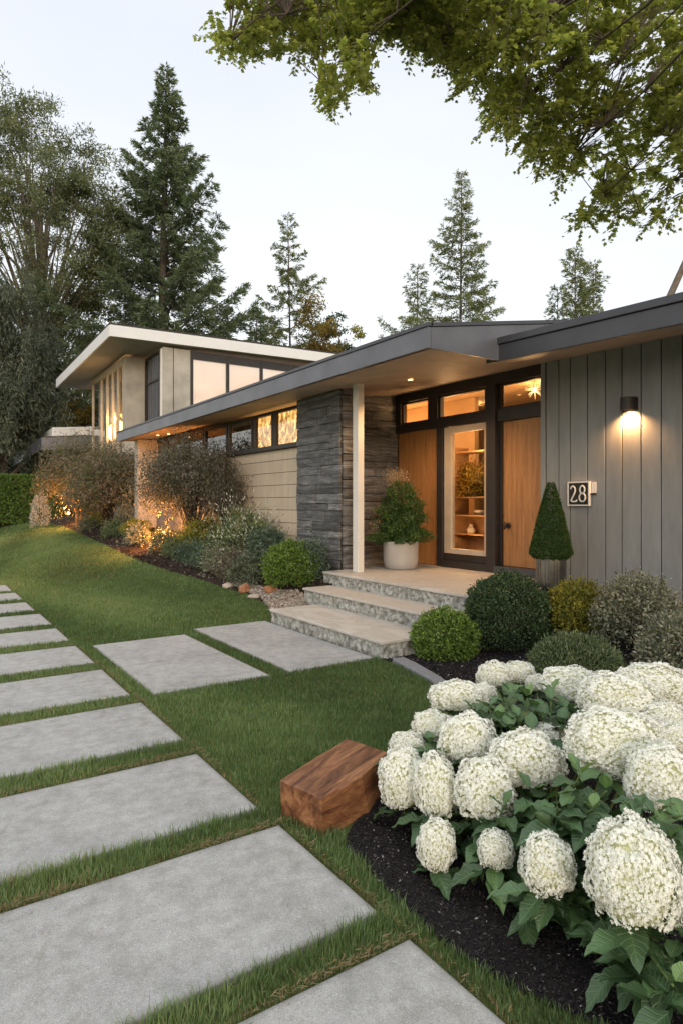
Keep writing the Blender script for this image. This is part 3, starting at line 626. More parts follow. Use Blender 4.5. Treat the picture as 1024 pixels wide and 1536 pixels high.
bx('dark_interior', (5.6, 11.0, 2.0), (5.62, 17, 3.0), M['mortar'], house, 0)
bx('end_wall', (4.52, 15.6, .2), (5.15, 15.9, 2.97), M['stucco'], house, .01)
# post
post = MB().box((4.895, 6.93, .5), (4.995, 7.05, 3.03)).build('post', M['post_paint'], house, .006); post['label'] = 'slim off-white square post at the porch edge'
# roof over entry and long eave: soffit slopes up towards the wall
def zs(x): return 2.955+.085*(x-4.25)
RA = MB()
yA0, yA1 = 4.78, 16.3
sof = MB(); sof.add([(4.27, yA0+.02, zs(4.27)), (6.44, yA0+.02, zs(6.44)), (6.44, yA1, zs(6.44)), (4.27, yA1, zs(4.27))], [(0, 3, 2, 1)])
sof.add([(4.27, yA0+.02, zs(4.27)+.02), (6.44, yA0+.02, zs(6.44)+.02), (6.44, yA1, zs(6.44)+.02), (4.27, yA1, zs(4.27)+.02)], [(0, 1, 2, 3)])
roof = MB().add([(4.25, yA0, 3.19), (6.6, yA0, 3.60), (11, yA0, 3.75), (11, yA1, 3.75), (6.6, yA1, 3.60), (4.25, yA1, 3.19),
                 (4.25, yA0, 3.165), (6.6, yA0, 3.57), (11, yA0, 3.6), (11, yA1, 3.6), (6.6, yA1, 3.57), (4.25, yA1, 3.165)],
                [(0, 1, 4, 5), (1, 2, 3, 4), (6, 11, 10, 7), (7, 10, 9, 8), (0, 5, 11, 6), (2, 8, 9, 3), (0, 6, 7, 1), (1, 7, 8, 2), (5, 4, 10, 11), (4, 3, 9, 10)]).build('roof', M['roof'], house)
sof.build('soffit', M['soffit'], roof)
f = MB().box((4.21, yA0-.015, 2.955), (4.25, yA1+.03, 3.165)).build('fascia', M['blue_fascia'], roof, .003)
MB().box((4.195, yA0-.03, 3.167), (4.26, yA1+.03, 3.205)).build('drip_edge', M['dark_fascia'], roof, .003)
sf = MB(); sf.add([(4.252, yA0-.015, 2.955), (5.25, yA0-.015, 2.955), (6.55, yA0-.015, 3.17), (6.55, yA0-.015, 3.56), (4.252, yA0-.015, 3.162),
                   (4.252, yA0+.018, 2.955), (5.25, yA0+.018, 2.955), (6.55, yA0+.018, 3.17), (6.55, yA0+.018, 3.56), (4.252, yA0+.018, 3.162)],
                  [(0, 1, 2, 3, 4), (9, 8, 7, 6, 5), (0, 5, 6, 1), (1, 6, 7, 2), (4, 3, 8, 9), (0, 4, 9, 5)]).build('side_fascia', M['blue_fascia'], roof)
sf2 = MB(); sf2.add([(4.24, yA0-.03, 3.167), (6.55, yA0-.03, 3.565), (6.55, yA0-.03, 3.605), (4.24, yA0-.03, 3.205), (4.24, yA0+.02, 3.167), (6.55, yA0+.02, 3.565), (6.55, yA0+.02, 3.605), (4.24, yA0+.02, 3.205)],
        [(0, 1, 2, 3), (4, 7, 6, 5), (3, 2, 6, 7), (0, 4, 5, 1)]).build('drip_edge', M['dark_fascia'], roof)
# roof over the grey board wall
def yz(z, y): return z+.028*(y-4.92)
rb = MB()
def slant(x0, x1, y0, y1, za, zb):
    m = MB(); m.add([(x0, y0, yz(za, y0)), (x1, y0, yz(za, y0)), (x1, y1, yz(za, y1)), (x0, y1, yz(za, y1)), (x0, y0, yz(zb, y0)), (x1, y0, yz(zb, y0)), (x1, y1, yz(zb, y1)), (x0, y1, yz(zb, y1))],
        [(0, 3, 2, 1), (4, 5, 6, 7), (0, 1, 5, 4), (1, 2, 6, 5), (2, 3, 7, 6), (3, 0, 4, 7)]); return m
roofb = MB().add([(5.25, -3.4, 2.96), (5.25, 4.92, 3.19), (11, 4.92, 3.7), (11, -3.4, 3.5), (5.25, -3.4, 2.98), (5.25, 4.92, 3.21), (11, 4.92, 3.75), (11, -3.4, 3.55)],
     [(0, 1, 2, 3), (4, 7, 6, 5), (0, 4, 5, 1), (1, 5, 6, 2), (2, 6, 7, 3), (3, 7, 4, 0)]).build('roof', M['roof'], house)
slant(5.21, 5.25, -3.4, 4.95, 2.95, 3.125).build('fascia', M['dark_fascia'], roofb, .003)
slant(5.185, 5.25, -3.4, 4.965, 3.128, 3.20).build('drip_edge', M['dark_fascia'], roofb, .006)
MB().add([(5.252, 4.905, 2.962), (6.44, 4.905, 3.148), (6.44, 4.905, 3.2), (5.252, 4.905, 3.18), (5.252, 4.94, 2.962), (6.44, 4.94, 3.148), (6.44, 4.94, 3.2), (5.252, 4.94, 3.18)], [(0, 1, 2, 3), (4, 7, 6, 5), (0, 4, 5, 1)]).build('end_fascia', M['dark_fascia'], roofb)
s_ = MB(); s_.add([(5.252, -3.4, yz(2.957, -3.4)), (6.44, -3.4, 3.12), (6.44, 4.90, 3.14), (5.252, 4.90, 2.957)], [(0, 3, 2, 1)])
s_.add([(5.252, -3.4, yz(2.975, -3.4)), (6.44, -3.4, 3.14), (6.44, 4.90, 3.16), (5.252, 4.90, 2.975)], [(0, 1, 2, 3)]); s_.build('soffit', M['soffit'], roofb)
# ------------------------------------------------------------------ lamps
def lamp(name, kind, loc, energy, color, parent, size=.03, spot=None, rot=None, blend=.6):
    d = bpy.data.lights.new(name, kind); d.energy = energy; d.color = color; d.shadow_soft_size = size
    if spot: d.spot_size = spot; d.spot_blend = blend
    o = bpy.data.objects.new(name, d); link(o); 
    if parent: o.parent = parent; L = parent.location; loc = (loc[0]-L.x, loc[1]-L.y, loc[2]-L.z)
    o.location = loc
    if rot: o.rotation_euler = rot
    return o
WARM = (1, .56, .24)
def downlight(x, y, label, e_, name='downlight'):
    z = zs(x)-.006; r_ = empty(name, (x, y, z), label, 'downlight', 'recessed lights in the eaves')
    MB().lathe([(.03, 0), (.046, 0), (.046, -.006), (.03, -.006)], 24, (x, y, z)).build('trim_ring', M['ceramic'], r_)
    MB().lathe([(.001, .0), (.03, .0), (.028, -.010), (.001, -.014)], 20, (x, y, z)).build('bulb', M['bulb'], r_)
    lamp('downlight_glow', 'SPOT', (x, y, z-.02), e_, WARM, r_, .03, 2.4)
def soff(u, v):
    r_ = ray(u, v); t = (2.955-.085*4.25-EYE)/(r_[2]-.085*r_[0]); return r_[0]*t, r_[1]*t
x, y = soff(615, 568); downlight(x, y, 'round recessed downlight glowing in the porch ceiling left of the doors', 80)
for (u, v), l, e_ in (((237, 652), 'left one of the two tiny lit downlights at the far end of the eave', 12), ((253, 650), 'right one of the two tiny lit downlights at the far end of the eave', 12)):
    x, y = soff(u, v); downlight(x, y, l, e_)
# wall lamp
wlm = empty('wall_lamp', (6.40, 3.99, 2.47), 'dark half-round wall lamp throwing a warm cone down the grey boards', 'wall lamp')
m = MB(); n = 20; pr = [(6.398, 3.99-.085)]+[(6.398-.012-.115*math.sin(PI*k/n), 3.99-.085*math.cos(PI*k/n)) for k in range(n+1)]+[(6.398, 3.99+.085)]
m.prism(pr[::-1], 2.545, 2.553); 
for k in range(len(pr)-1):
    a, b_ = pr[k], pr[k+1]; ca = (6.398+(a[0]-6.398)*.94, 3.99+(a[1]-3.99)*.94); cb = (6.398+(b_[0]-6.398)*.94, 3.99+(b_[1]-3.99)*.94)
    m.add([(*a, 2.415), (*b_, 2.415), (*b_, 2.545), (*a, 2.545), (*ca, 2.415), (*cb, 2.415), (*cb, 2.545), (*ca, 2.545)], [(0, 3, 2, 1), (4, 5, 6, 7), (0, 1, 5, 4)])
m.build('shade', M['black_metal'], wlm); MB().box((6.385, 3.90, 2.41), (6.399, 4.08, 2.54)).build('back_plate', M['black_metal'], wlm, .003)
MB().lathe([(.001, .02), (.025, .02), (.028, 0), (.02, -.02), (.001, -.025)], 16, (6.34, 3.99, 2.46)).build('bulb', M['bulb_soft'], wlm)
lamp('wall_lamp_glow', 'SPOT', (6.345, 3.99, 2.405), 50, (1, .50, .20), wlm, .02, 2.5, (0, math.radians(-14), 0), .8)
# house number
hn = empty('house_number_sign', (6.39, 4.60, 1.53), 'small square black sign with white frame and white number 28', 'house number')
x0 = 6.355
bx('plate', (x0, 4.475, 1.405), (x0+.03, 4.735, 1.655), M['sign_black'], hn, .002)
t_ = MB()
for a, b_, c, d in ((4.46, 4.475, 1.39, 1.67), (4.735, 4.75, 1.39, 1.67), (4.475, 4.735, 1.39, 1.405), (4.475, 4.735, 1.655, 1.67)): t_.box((x0-.008, a, c), (x0+.032, b_, d))
t_.build('frame', M['sign_white'], hn, .002)
bx('bracket', (x0+.008, 4.40, 1.52), (x0+.044, 4.459, 1.535), M['black_metal'], hn, .001); bx('bracket', (x0+.03, 4.40, 1.536), (x0+.044, 4.455, 1.66), M['sign_white'], hn, .003)
def digit(paths, yc, w_=.085, hh_=.18, zc=1.53):
    m = MB()
    for P in paths:
        pts = [(x0-.006, yc-(px-.5)*w_, zc+(pz-.5)*hh_) for px, pz in P]; m.tube(pts, .0095, 8)
    return m.build('digit', M['sign_white'], hn, 0, True)
two = [[(.02, .80), (.12, .93), (.35, 1.0), (.6, .95), (.75, .8), (.72, .62), (.5, .42), (.25, .22), (.08, .06), (.25, .0), (.6, .0), (.92, .02), (1.0, .12)]]
digit(two, 4.665)
def oval(cx, cz, rx, rz, a0=0, a1=2*PI, n=18): return [(cx+rx*math.cos(a0+(a1-a0)*k/n), cz+rz*math.sin(a0+(a1-a0)*k/n)) for k in range(n+1)]
digit([oval(.5, .76, .38, .24), oval(.5, .26, .48, .26)], 4.550)
# landscape spotlights
def uplight(u, v, t, label, e_, aim):
    p = at(u, v, t); gz = hz(p.x, p.y); r_ = empty('garden_spotlight', (p.x, p.y, gz), label, 'spotlight', 'garden spotlights among the shrubs')
    MB().tube([(p.x, p.y, gz-.05), (p.x, p.y, p.z-.05)], .01, 8).build('stake', M['black_metal'], r_)
    MB().tube([(p.x, p.y, p.z-.06), (p.x-.02, p.y-.01, p.z+.02)], [.035, .045], 14).build('lamp_head', M['black_metal'], r_)
    MB().lathe([(.001, -.045), (.035, -.04), (.048, 0), (.035, .04), (.001, .045)], 14, (p.x-.03, p.y-.03, p.z+.045)).build('bulb', M['bulb'], r_)
    lamp('spotlight_glow', 'POINT', (p.x-.05, p.y-.08, p.z+.22), e_, (1, .36, .08), r_, .05)
uplight(246, 803, 13.3, 'bright garden spotlight at the foot of the plum coloured tree', 190, None)
uplight(104, 772, 20.0, 'small garden spotlight glowing at the far end of the bed near the hedge', 170, None)
# interior lamps
def star(name, u, v, x, r_, label, n=26, e_=18):
    rr = ray(u, v); t = x/rr[0]; c = Vector((x, rr[1]*t, EYE+rr[2]*t)); o = empty(name, c, label, 'pendant lamp', 'star pendants inside the entry')
    m = MB(); R = random.Random(n)
    for k in range(n):
        d = Vector((R.gauss(0, 1), R.gauss(0, 1), R.gauss(0, 1))).normalized(); m.tube([c, c+d*r_*R.uniform(.6, 1)], [.0035, .001], 5)
    m.build('spikes', M['spike'], o); MB().lathe([(.001, -.03), (.022, -.02), (.03, 0), (.022, .02), (.001, .03)], 12, c).build('bulb', M['bulb'], o)
    MB().tube([c, (c.x, c.y, 3.15)], .004, 6).build('cord', M['brass'], o)
    lamp('pendant_glow', 'POINT', c+Vector((0, 0, -.08)), e_, WARM, o, .05)
star('pendant_lamp', 801, 585, 7.3, .17, 'bright glowing star pendant seen through the transom above the front door', 34, 26)
star('pendant_lamp', 708, 603, 8.0, .2, 'dimmer spiky pendant seen through the transom above the tall glass light', 22, 14)
il = empty('transom_fill_lamp', (7.0, 9.1, .5), 'floor lamp with a glowing shade inside behind the left transom', 'lamp')
MB().tube([(7.0, 9.1, .5), (7.0, 9.1, 1.9)], .015).build('stem', M['brass'], il); MB().lathe([(.001, 0), (.2, 0), (.14, .3), (.001, .3)], 24, (7.0, 9.1, 1.9)).build('lamp_shade', M['bulb_soft'], il)
lamp('room_glow', 'POINT', (7.0, 8.75, 2.25), 55, WARM, il, .15)  # unseen lamp added to give the left transom its yellow light
# shelf unit behind the tall glass
sh = empty('shelf_unit', (7.2, 6.4, .5), 'open wooden shelves with crockery behind the tall glass', 'shelf')
for z in (.93, 1.22, 1.50, 2.2): bx('shelf', (7.05, 5.3, z), (7.4, 7.4, z+.022), M['shelf_wood'], sh, .003)
bx('side_board', (7.05, 5.27, .5), (7.4, 5.3, 2.3), M['shelf_wood'], sh, .002); bx('side_board', (7.05, 7.4, .5), (7.4, 7.43, 2.3), M['shelf_wood'], sh, .002)
bx('back_board', (7.402, 5.3, .5), (7.415, 7.4, 1.22), M['shelf_wood'], sh, .002)
cb = empty('cabinet', (8.3, 6.2, .5), 'tall dark cabinet deep inside behind the tall glass', 'cabinet'); bx('carcass', (8.1, 5.2, .5), (8.5, 6.75, 2.5), M['bronze'], cb, .01); bx('door', (8.08, 5.25, .55), (8.098, 5.96, 2.45), M['shelf_wood'], cb, .004); bx('door', (8.08, 5.99, .55), (8.098, 6.7, 2.45), M['bronze'], cb, .004)
R = random.Random(5)
def crock(y, z, r_, hh_, kind, lab):
    o = empty(kind, (7.2, y, z), lab, kind, 'crockery on the shelves'); 
    pr_ = [(.001, 0), (r_*.5, 0), (r_, hh_*.6), (r_*.97, hh_), (r_*.9, hh_), (r_*.45, hh_*.15), (.001, hh_*.15)] if kind == 'bowl' else [(.001, 0), (r_*.8, 0), (r_, hh_*.4), (r_*.5, hh_*.75), (r_*.35, hh_*.85), (r_*.5, hh_), (.001, hh_)]
    me = MB().lathe(pr_, 20, (7.2, y, z)).build(kind+'_body', M['ceramic'], o, 0, True)
crock(6.95, 1.242, .10, .08, 'bowl', 'wide pale bowl at the left of the middle shelf behind the glass'); crock(7.15, .952, .07, .14, 'vase', 'small pale vase at the left of the lowest shelf behind the glass')
crock(6.72, .952, .09, .07, 'bowl', 'pale bowl on the lowest shelf behind the glass'); crock(6.75, 1.522, .05, .24, 'vase', 'tall pale vase on the upper shelf behind the glass')
lamp('shelf_glow', 'POINT', (6.85, 7.25, 2.6), 18, WARM, sh, .1); lamp('shelf_glow', 'POINT', (6.8, 6.9, 1.05), 7, WARM, sh, .06)
# ------------------------------------------------------------------ front steps and porch
def rect(x0, x1, y0, y1): return [(x0, y0), (x1, y0), (x1, y1), (x0, y1)]
steps = empty('front_steps', (4.6, 5.8, 0), 'three broad limestone steps with rough rock risers up to the porch', 'steps')
def riser(p0, p1, z0, z1, out, parent):
    p0 = Vector((*p0, 0)); p1 = Vector((*p1, 0)); o = Vector((*out, 0)); Ln = (p1-p0).length; n = int(Ln/.016); m = max(4, int((z1-z0)/.016))
    V = []; T = []
    for j in range(m+1):
        for i in range(n+1):
            q = p0.lerp(p1, i/n); zz = z0+(z1-z0)*j/m; c = Vector((q.x*13+2*mn.noise(q*5), q.y*13, zz*15))
            d = mn.voronoi(c)[0]; f2 = mn.noise(c*1.1)+.5*mn.noise(c*3); w1 = abs(mn.noise(Vector((q.x*11+3, q.y*11, zz*7))+Vector((f2, 0, f2))*.5)); f = min(1, w1*5+.12)*min(1, .35+(d[1]-d[0])*4)
            disp = (f-.5)*.018+f2*.014; V.append(q+o*disp+Vector((0, 0, zz))); T.append(min(1, max(0, .30+f*.8+f2*.3)))
    i = np.arange(n)[None, :]+(np.arange(m)*(n+1))[:, None]
    Fc = np.stack([i, i+1, i+n+2, i+n+1], -1).reshape(-1, 4)
    V = np.array(V)-np.array(parent.location); return objn('riser', npmesh('riser', V, Fc, M['riser'], np.array(T), True), parent)
def step(x0, x1, y0, y1, zt, zb, poly=None):
    poly = poly or rect(x0, x1, y0, y1); m = MB().prism(poly, zt-.028, zt); t = m.build('tread', M['tread'], steps, .006)
    riser((x0+.025, y1-.02), (x0+.025, y0+.02), zb, zt-.028, (-1, 0), steps); riser((x0+.02, y0+.025), (x1, y0+.025), zb, zt-.028, (0, -1), steps); riser((x1, y1-.025), (x0+.02, y1-.025), zb, zt-.028, (0, 1), steps)
    MB().box((x0+.05, y0+.05, zb-.1), (x1, y1-.05, zt-.03)).build('core', M['mortar'], steps)
step(3.50, 4.22, 4.58, 6.76, .17, -.03)
step(4.16, 4.66, 4.55, 7.12, .335, -.03)
MB().prism([(6.44, 4.98), (6.44, 8.04), (5.28, 8.04), (5.28, 7.34), (4.60, 7.34), (4.60, 4.60), (5.7, 4.60), (5.7, 4.98)], .47, .50).build('tread', M['tread'], steps, .006)
riser((4.625, 7.32), (4.625, 4.62), .05, .47, (-1, 0), steps); riser((4.62, 4.625), (5.68, 4.625), .05, .47, (0, -1), steps); riser((4.95, 7.335), (4.62, 7.335), .05, .47, (0, 1), steps)
MB().prism([(4.65, 4.65), (5.67, 4.65), (5.67, 5.0), (6.42, 5.0), (6.42, 8.0), (5.3, 8.0), (5.3, 7.30), (4.65, 7.30)], -.1, .469).build('core', M['mortar'], steps)
# kerb stone right of the steps
cu = MB(); cu.prism([(3.55, 4.50), (3.50, 4.30), (3.38, 3.80), (3.30, 3.62), (3.40, 3.58), (3.50, 3.80), (3.64, 4.28), (3.68, 4.50)][::1], -.02, .035)
tag(cu.build('kerb_stone', M['curb'], None, .008), 'rough grey kerb stone between lawn and bark bed right of the steps', 'kerb stone')
# ------------------------------------------------------------------ upper house behind
h2 = empty('house', (8, 24, .7), 'two storey house behind with white sloping eaves and tall lit corner glazing', 'house')
bx('wall', (6.15, 22.64, 0), (6.7, 27.4, 3.1), M['grey_stucco'], h2, .01); bx('wall', (6.8, 20.95, 0), (19, 29, 4.3), M['stucco'], h2, .01)
bx('wall', (6.10, 22.60, 3.102), (6.79, 22.75, 6.52), M['stucco'], h2, .01)                      # panel facing us
bx('wall', (6.86, 20.90, 4.302), (7.22, 21.05, 6.62), M['stucco'], h2, .01); bx('wall', (7.25, 20.91, 4.302), (7.83, 21.05, 6.62), M['stucco'], h2, .01)
bx('return_panel', (6.80, 20.90, 4.302), (6.859, 21.0, 6.55), M['post_paint'], h2, .01)
bx('ledge', (6.0, 22.55, 3.10), (6.12, 27.5, 3.2), M['slate'], h2, .02)
# dark slatted window on the recessed side
m = MB(); m.box((6.80, 21.02, 4.31), (6.88, 21.10, 6.5)); m.box((6.80, 22.52, 4.31), (6.88, 22.6, 6.5)); m.box((6.80, 21.1, 6.42), (6.88, 22.52, 6.5)); m.box((6.80, 21.1, 5.55), (6.87, 22.52, 5.61))
q = m.build('window', M['bronze'], h2, .004)
m = MB()
for k in range(5): y = 21.3+k*.24; m.box((6.81, y, 4.31), (6.86, y+.035, 5.548)); m.box((6.81, y, 5.612), (6.86, y+.035, 6.418))
m.build('slats', M['blue_fascia'], q); bx('backing', (6.90, 21.06, 4.31), (6.92, 22.6, 6.6), flat('dusk_blue_blind', (.26, .28, .32)), q, 0)
# tall corner glazing
m = MB()
for y in (22.76, 23.45, 24.2, 25.0, 25.9, 27.3): m.box((6.06, y, 3.2), (6.14, y+.05, 6.5))
m.box((6.07, 22.85, 6.25), (6.15, 27.3, 6.5)); q = m.build('window', M['light_frame'], h2, .004)
bx('pane', (6.10, 22.85, 3.2), (6.108, 27.3, 6.25), M['glass'], q, 0)
cg = MB(); R = random.Random(2)
for k in range(60):
    y = 22.95+k*.075
    if 24.05 < y < 24.35: continue
    cg.tube([(6.4+.04*math.sin(k*1.9), y, 3.25), (6.4+.04*math.sin(k*1.9), y, 6.4)], .04, 6)
cg.build('curtain', M['white_trim'], h2, 0, True)
bx('room_wall', (9.5, 22.9, 3.2), (9.6, 28.8, 6.6), M['warm_wall'], h2, 0); bx('room_floor', (6.2, 22.8, 3.105), (9.5, 28.8, 3.15), M['in_floor'], h2, 0)
for yy, l in ((23.6, 'right warm globe lamp inside the far corner glazing'), (24.9, 'left warm globe lamp inside the far corner glazing')):
    o = empty('globe_lamp', (6.22, yy, 4.1), l, 'lamp', 'lamps in the far house'); MB().lathe([(.001, -.3), (.10, -.22), (.12, 0), (.10, .22), (.001, .3)], 14, (6.22, yy, 4.1)).build('lamp_shade', M['bulb_soft'], o); MB().tube([(6.22, yy, 4.35), (6.22, yy, 6.4)], .01, 6).build('cord', M['brass'], o)
    lamp('globe_glow', 'POINT', (6.27, yy, 4.6), 40, WARM, o, .1)
# big south windows with a blind painted to glow like reflected sky
for a, b_ in ((7.92, 9.14), (9.24, 10.45), (10.55, 11.8), (11.9, 13.2), (13.3, 15.0)):
    m = MB(); m.box((a-.09, 20.88, 4.302), (a, 20.98, 6.6)); m.box((b_, 20.88, 4.302), (b_+.001, 20.98, 6.6)); m.box((a, 20.88, 6.33), (b_, 20.98, 6.6)); q = m.build('window', M['bronze'], h2, .003)
    bx('blind', (a, 20.97, 4.31), (b_, 20.99, 6.33), M['blind'], q, 0); bx('pane', (a, 20.925, 4.31), (b_, 20.93, 6.33), M['glass'], q, 0)
# its roof: high near corner, falling away to the far left
def zr(x, y): return 7.01+.055*(x-5.12)*.35-.0310*(y-20.64)
ra = MB(); P = [(5.08, 20.6), (19.5, 20.6), (19.5, 29.6), (5.08, 29.6)]
r2 = MB().prism(P, lambda x, y: zr(x, y)+.0, lambda x, y: zr(x, y)+.06).build('roof', M['roof'], h2)
P2 = [(5.10, 20.62), (19.48, 20.62), (19.48, 29.58), (5.10, 29.58)]
MB().prism([(5.16, 20.68), (19.4, 20.68), (19.4, 29.5), (5.16, 29.5)], lambda x, y: zr(x, y)-.345, lambda x, y: zr(x, y)-.30).build('soffit', M['soffit_far'], r2)
MB().prism([(5.10, 20.60), (19.48, 20.60), (19.48, 20.66), (5.10, 20.66)], lambda x, y: zr(x, y)-.36, lambda x, y: zr(x, y)-.003).build('fascia', M['white_trim'], r2)
MB().prism([(5.08, 20.66), (5.14, 20.66), (5.14, 29.58), (5.08, 29.58)], lambda x, y: zr(x, y)-.36, lambda x, y: zr(x, y)-.003).build('fascia', M['white_trim'], r2)
# ------------------------------------------------------------------ low house far left
h3 = empty('house', (8, 31, .7), 'low dark roofed house at the far left behind the shrubs', 'house')
bx('wall', (5.6, 30.0, 0), (14, 42, 3.4), M['stucco'], h3, .01)
def z3(x, y): return 4.06+.09*(x-4.3)-.03*(y-28)
MB().prism([(4.3, 28), (15, 28), (15, 44), (4.3, 44)], lambda x, y: z3(x, y), lambda x, y: z3(x, y)+.05).build('roof', M['roof'], h3)
MB().prism([(4.28, 27.98), (15, 27.98), (15, 28.05), (4.28, 28.05)], lambda x, y: z3(x, y)-.5, lambda x, y: z3(x, y)-.003).build('fascia', M['blue_fascia'], h3)
MB().prism([(4.26, 28.05), (4.33, 28.05), (4.33, 44), (4.26, 44)], lambda x, y: z3(x, y)-.45, lambda x, y: z3(x, y)-.003).build('fascia', M['dark_fascia'], h3)
MB().prism([(4.35, 28.06), (15, 28.06), (15, 43.9), (4.35, 43.9)], lambda x, y: z3(x, y)-.40, lambda x, y: z3(x, y)-.36).build('soffit', M['dark_fascia'], h3)
MB().prism([(5.0, 30), (15, 30), (15, 40), (5.0, 40)], lambda x, y: z3(x, y)+.05, lambda x, y: z3(x, y)+.65).build('parapet', M['white_trim'], h3, .03)
q = MB().box((6.6, 29.94, 1.2), (8.0, 29.998, 2.9)).build('window', M['bronze'], h3, .004); bx('pane', (6.7, 29.93, 1.3), (7.9, 29.939, 2.8), M['glass_dark'], q, 0)
# ------------------------------------------------------------------ wooden block
zb = .0
def pz(u, v, z): r_ = ray(u, v); t = (z-EYE)/r_[2]; return Vector((r_[0]*t, r_[1]*t, z))
ht = .165
A, B_, C, D_, E_ = pz(420.6, 1170, ht), pz(482, 1199, ht-.004), pz(542, 1166, ht), pz(581.7, 1129, ht), pz(520, 1108, ht)
org = Vector((B_.x, B_.y, 0)); tops = [A, B_, C, D_, E_]
C2 = C+Vector((.012, .0, 0))
m = MB(); low = [Vector((p.x, p.y, -.04)) for p in tops]
low[2] += Vector((.035, -.03, 0)); low[1] += Vector((.004, -.004, 0)); low[3] += Vector((.0, -.0, 0))
vs = []; N = 10; outline_t = [A, B_, C, D_, E_]
def seg(a, b_, n): return [a.lerp(b_, k/n) for k in range(n)]
ot = seg(A, B_, 6)+seg(B_, C, 8)+seg(C, D_, 6)+seg(D_, E_, 6)+seg(E_, A, 10); ob = seg(low[0], low[1], 6)+seg(low[1], low[2], 8)+seg(low[2], low[3], 6)+seg(low[3], low[4], 6)+seg(low[4], low[0], 10)
cen = sum(ot, Vector())/len(ot); n = len(ot); rows = 6
for j in range(rows+1):
    for i in range(n):
        p = ob[i].lerp(ot[i], j/rows); d = (p-cen); d.z = 0; d.normalize(); p = p+d*(mn.noise(p*9)*.004); 
        if j == rows: p.z += mn.noise(Vector((p.x*7, p.y*7, 1)))*.003
        vs.append(p)
fs = [(j*n+i, j*n+(i+1) % n, (j+1)*n+(i+1) % n, (j+1)*n+i) for j in range(rows) for i in range(n)]
inner = []
for sc_ in (.97, .6):
    k0 = len(vs)
    for i in range(n):
        p = cen.lerp(vs[rows*n+i], sc_); p.z = vs[rows*n+i].z+.0015+mn.noise(Vector((p.x*12, p.y*12, 4)))*.0015; vs.append(p)
    inner.append(k0)
for i in range(n):
    fs.append((rows*n+i, rows*n+(i+1) % n, inner[0]+(i+1) % n, inner[0]+i)); fs.append((inner[0]+i, inner[0]+(i+1) % n, inner[1]+(i+1) % n, inner[1]+i))
fs.append(tuple(inner[1]+i for i in range(n)))
ang = math.atan2(E_.y-A.y, E_.x-A.x); Rm = Matrix.Rotation(-ang, 3, 'Z')
me = bpy.data.meshes.new('wooden_block'); me.from_pydata([Rm @ (Vector(p)-org) for p in vs], [], fs); me.materials.append(M['walnut']); me.update()
o = bpy.data.objects.new('wooden_block', me); o.location = org; o.rotation_euler.z = ang; link(o); mm = o.modifiers.new('b', 'BEVEL'); mm.width = .004; mm.segments = 2; mm.limit_method = 'ANGLE'; mm.angle_limit = .7
tag(o, 'reddish brown timber block lying on the grass beside the hydrangea', 'wooden block')
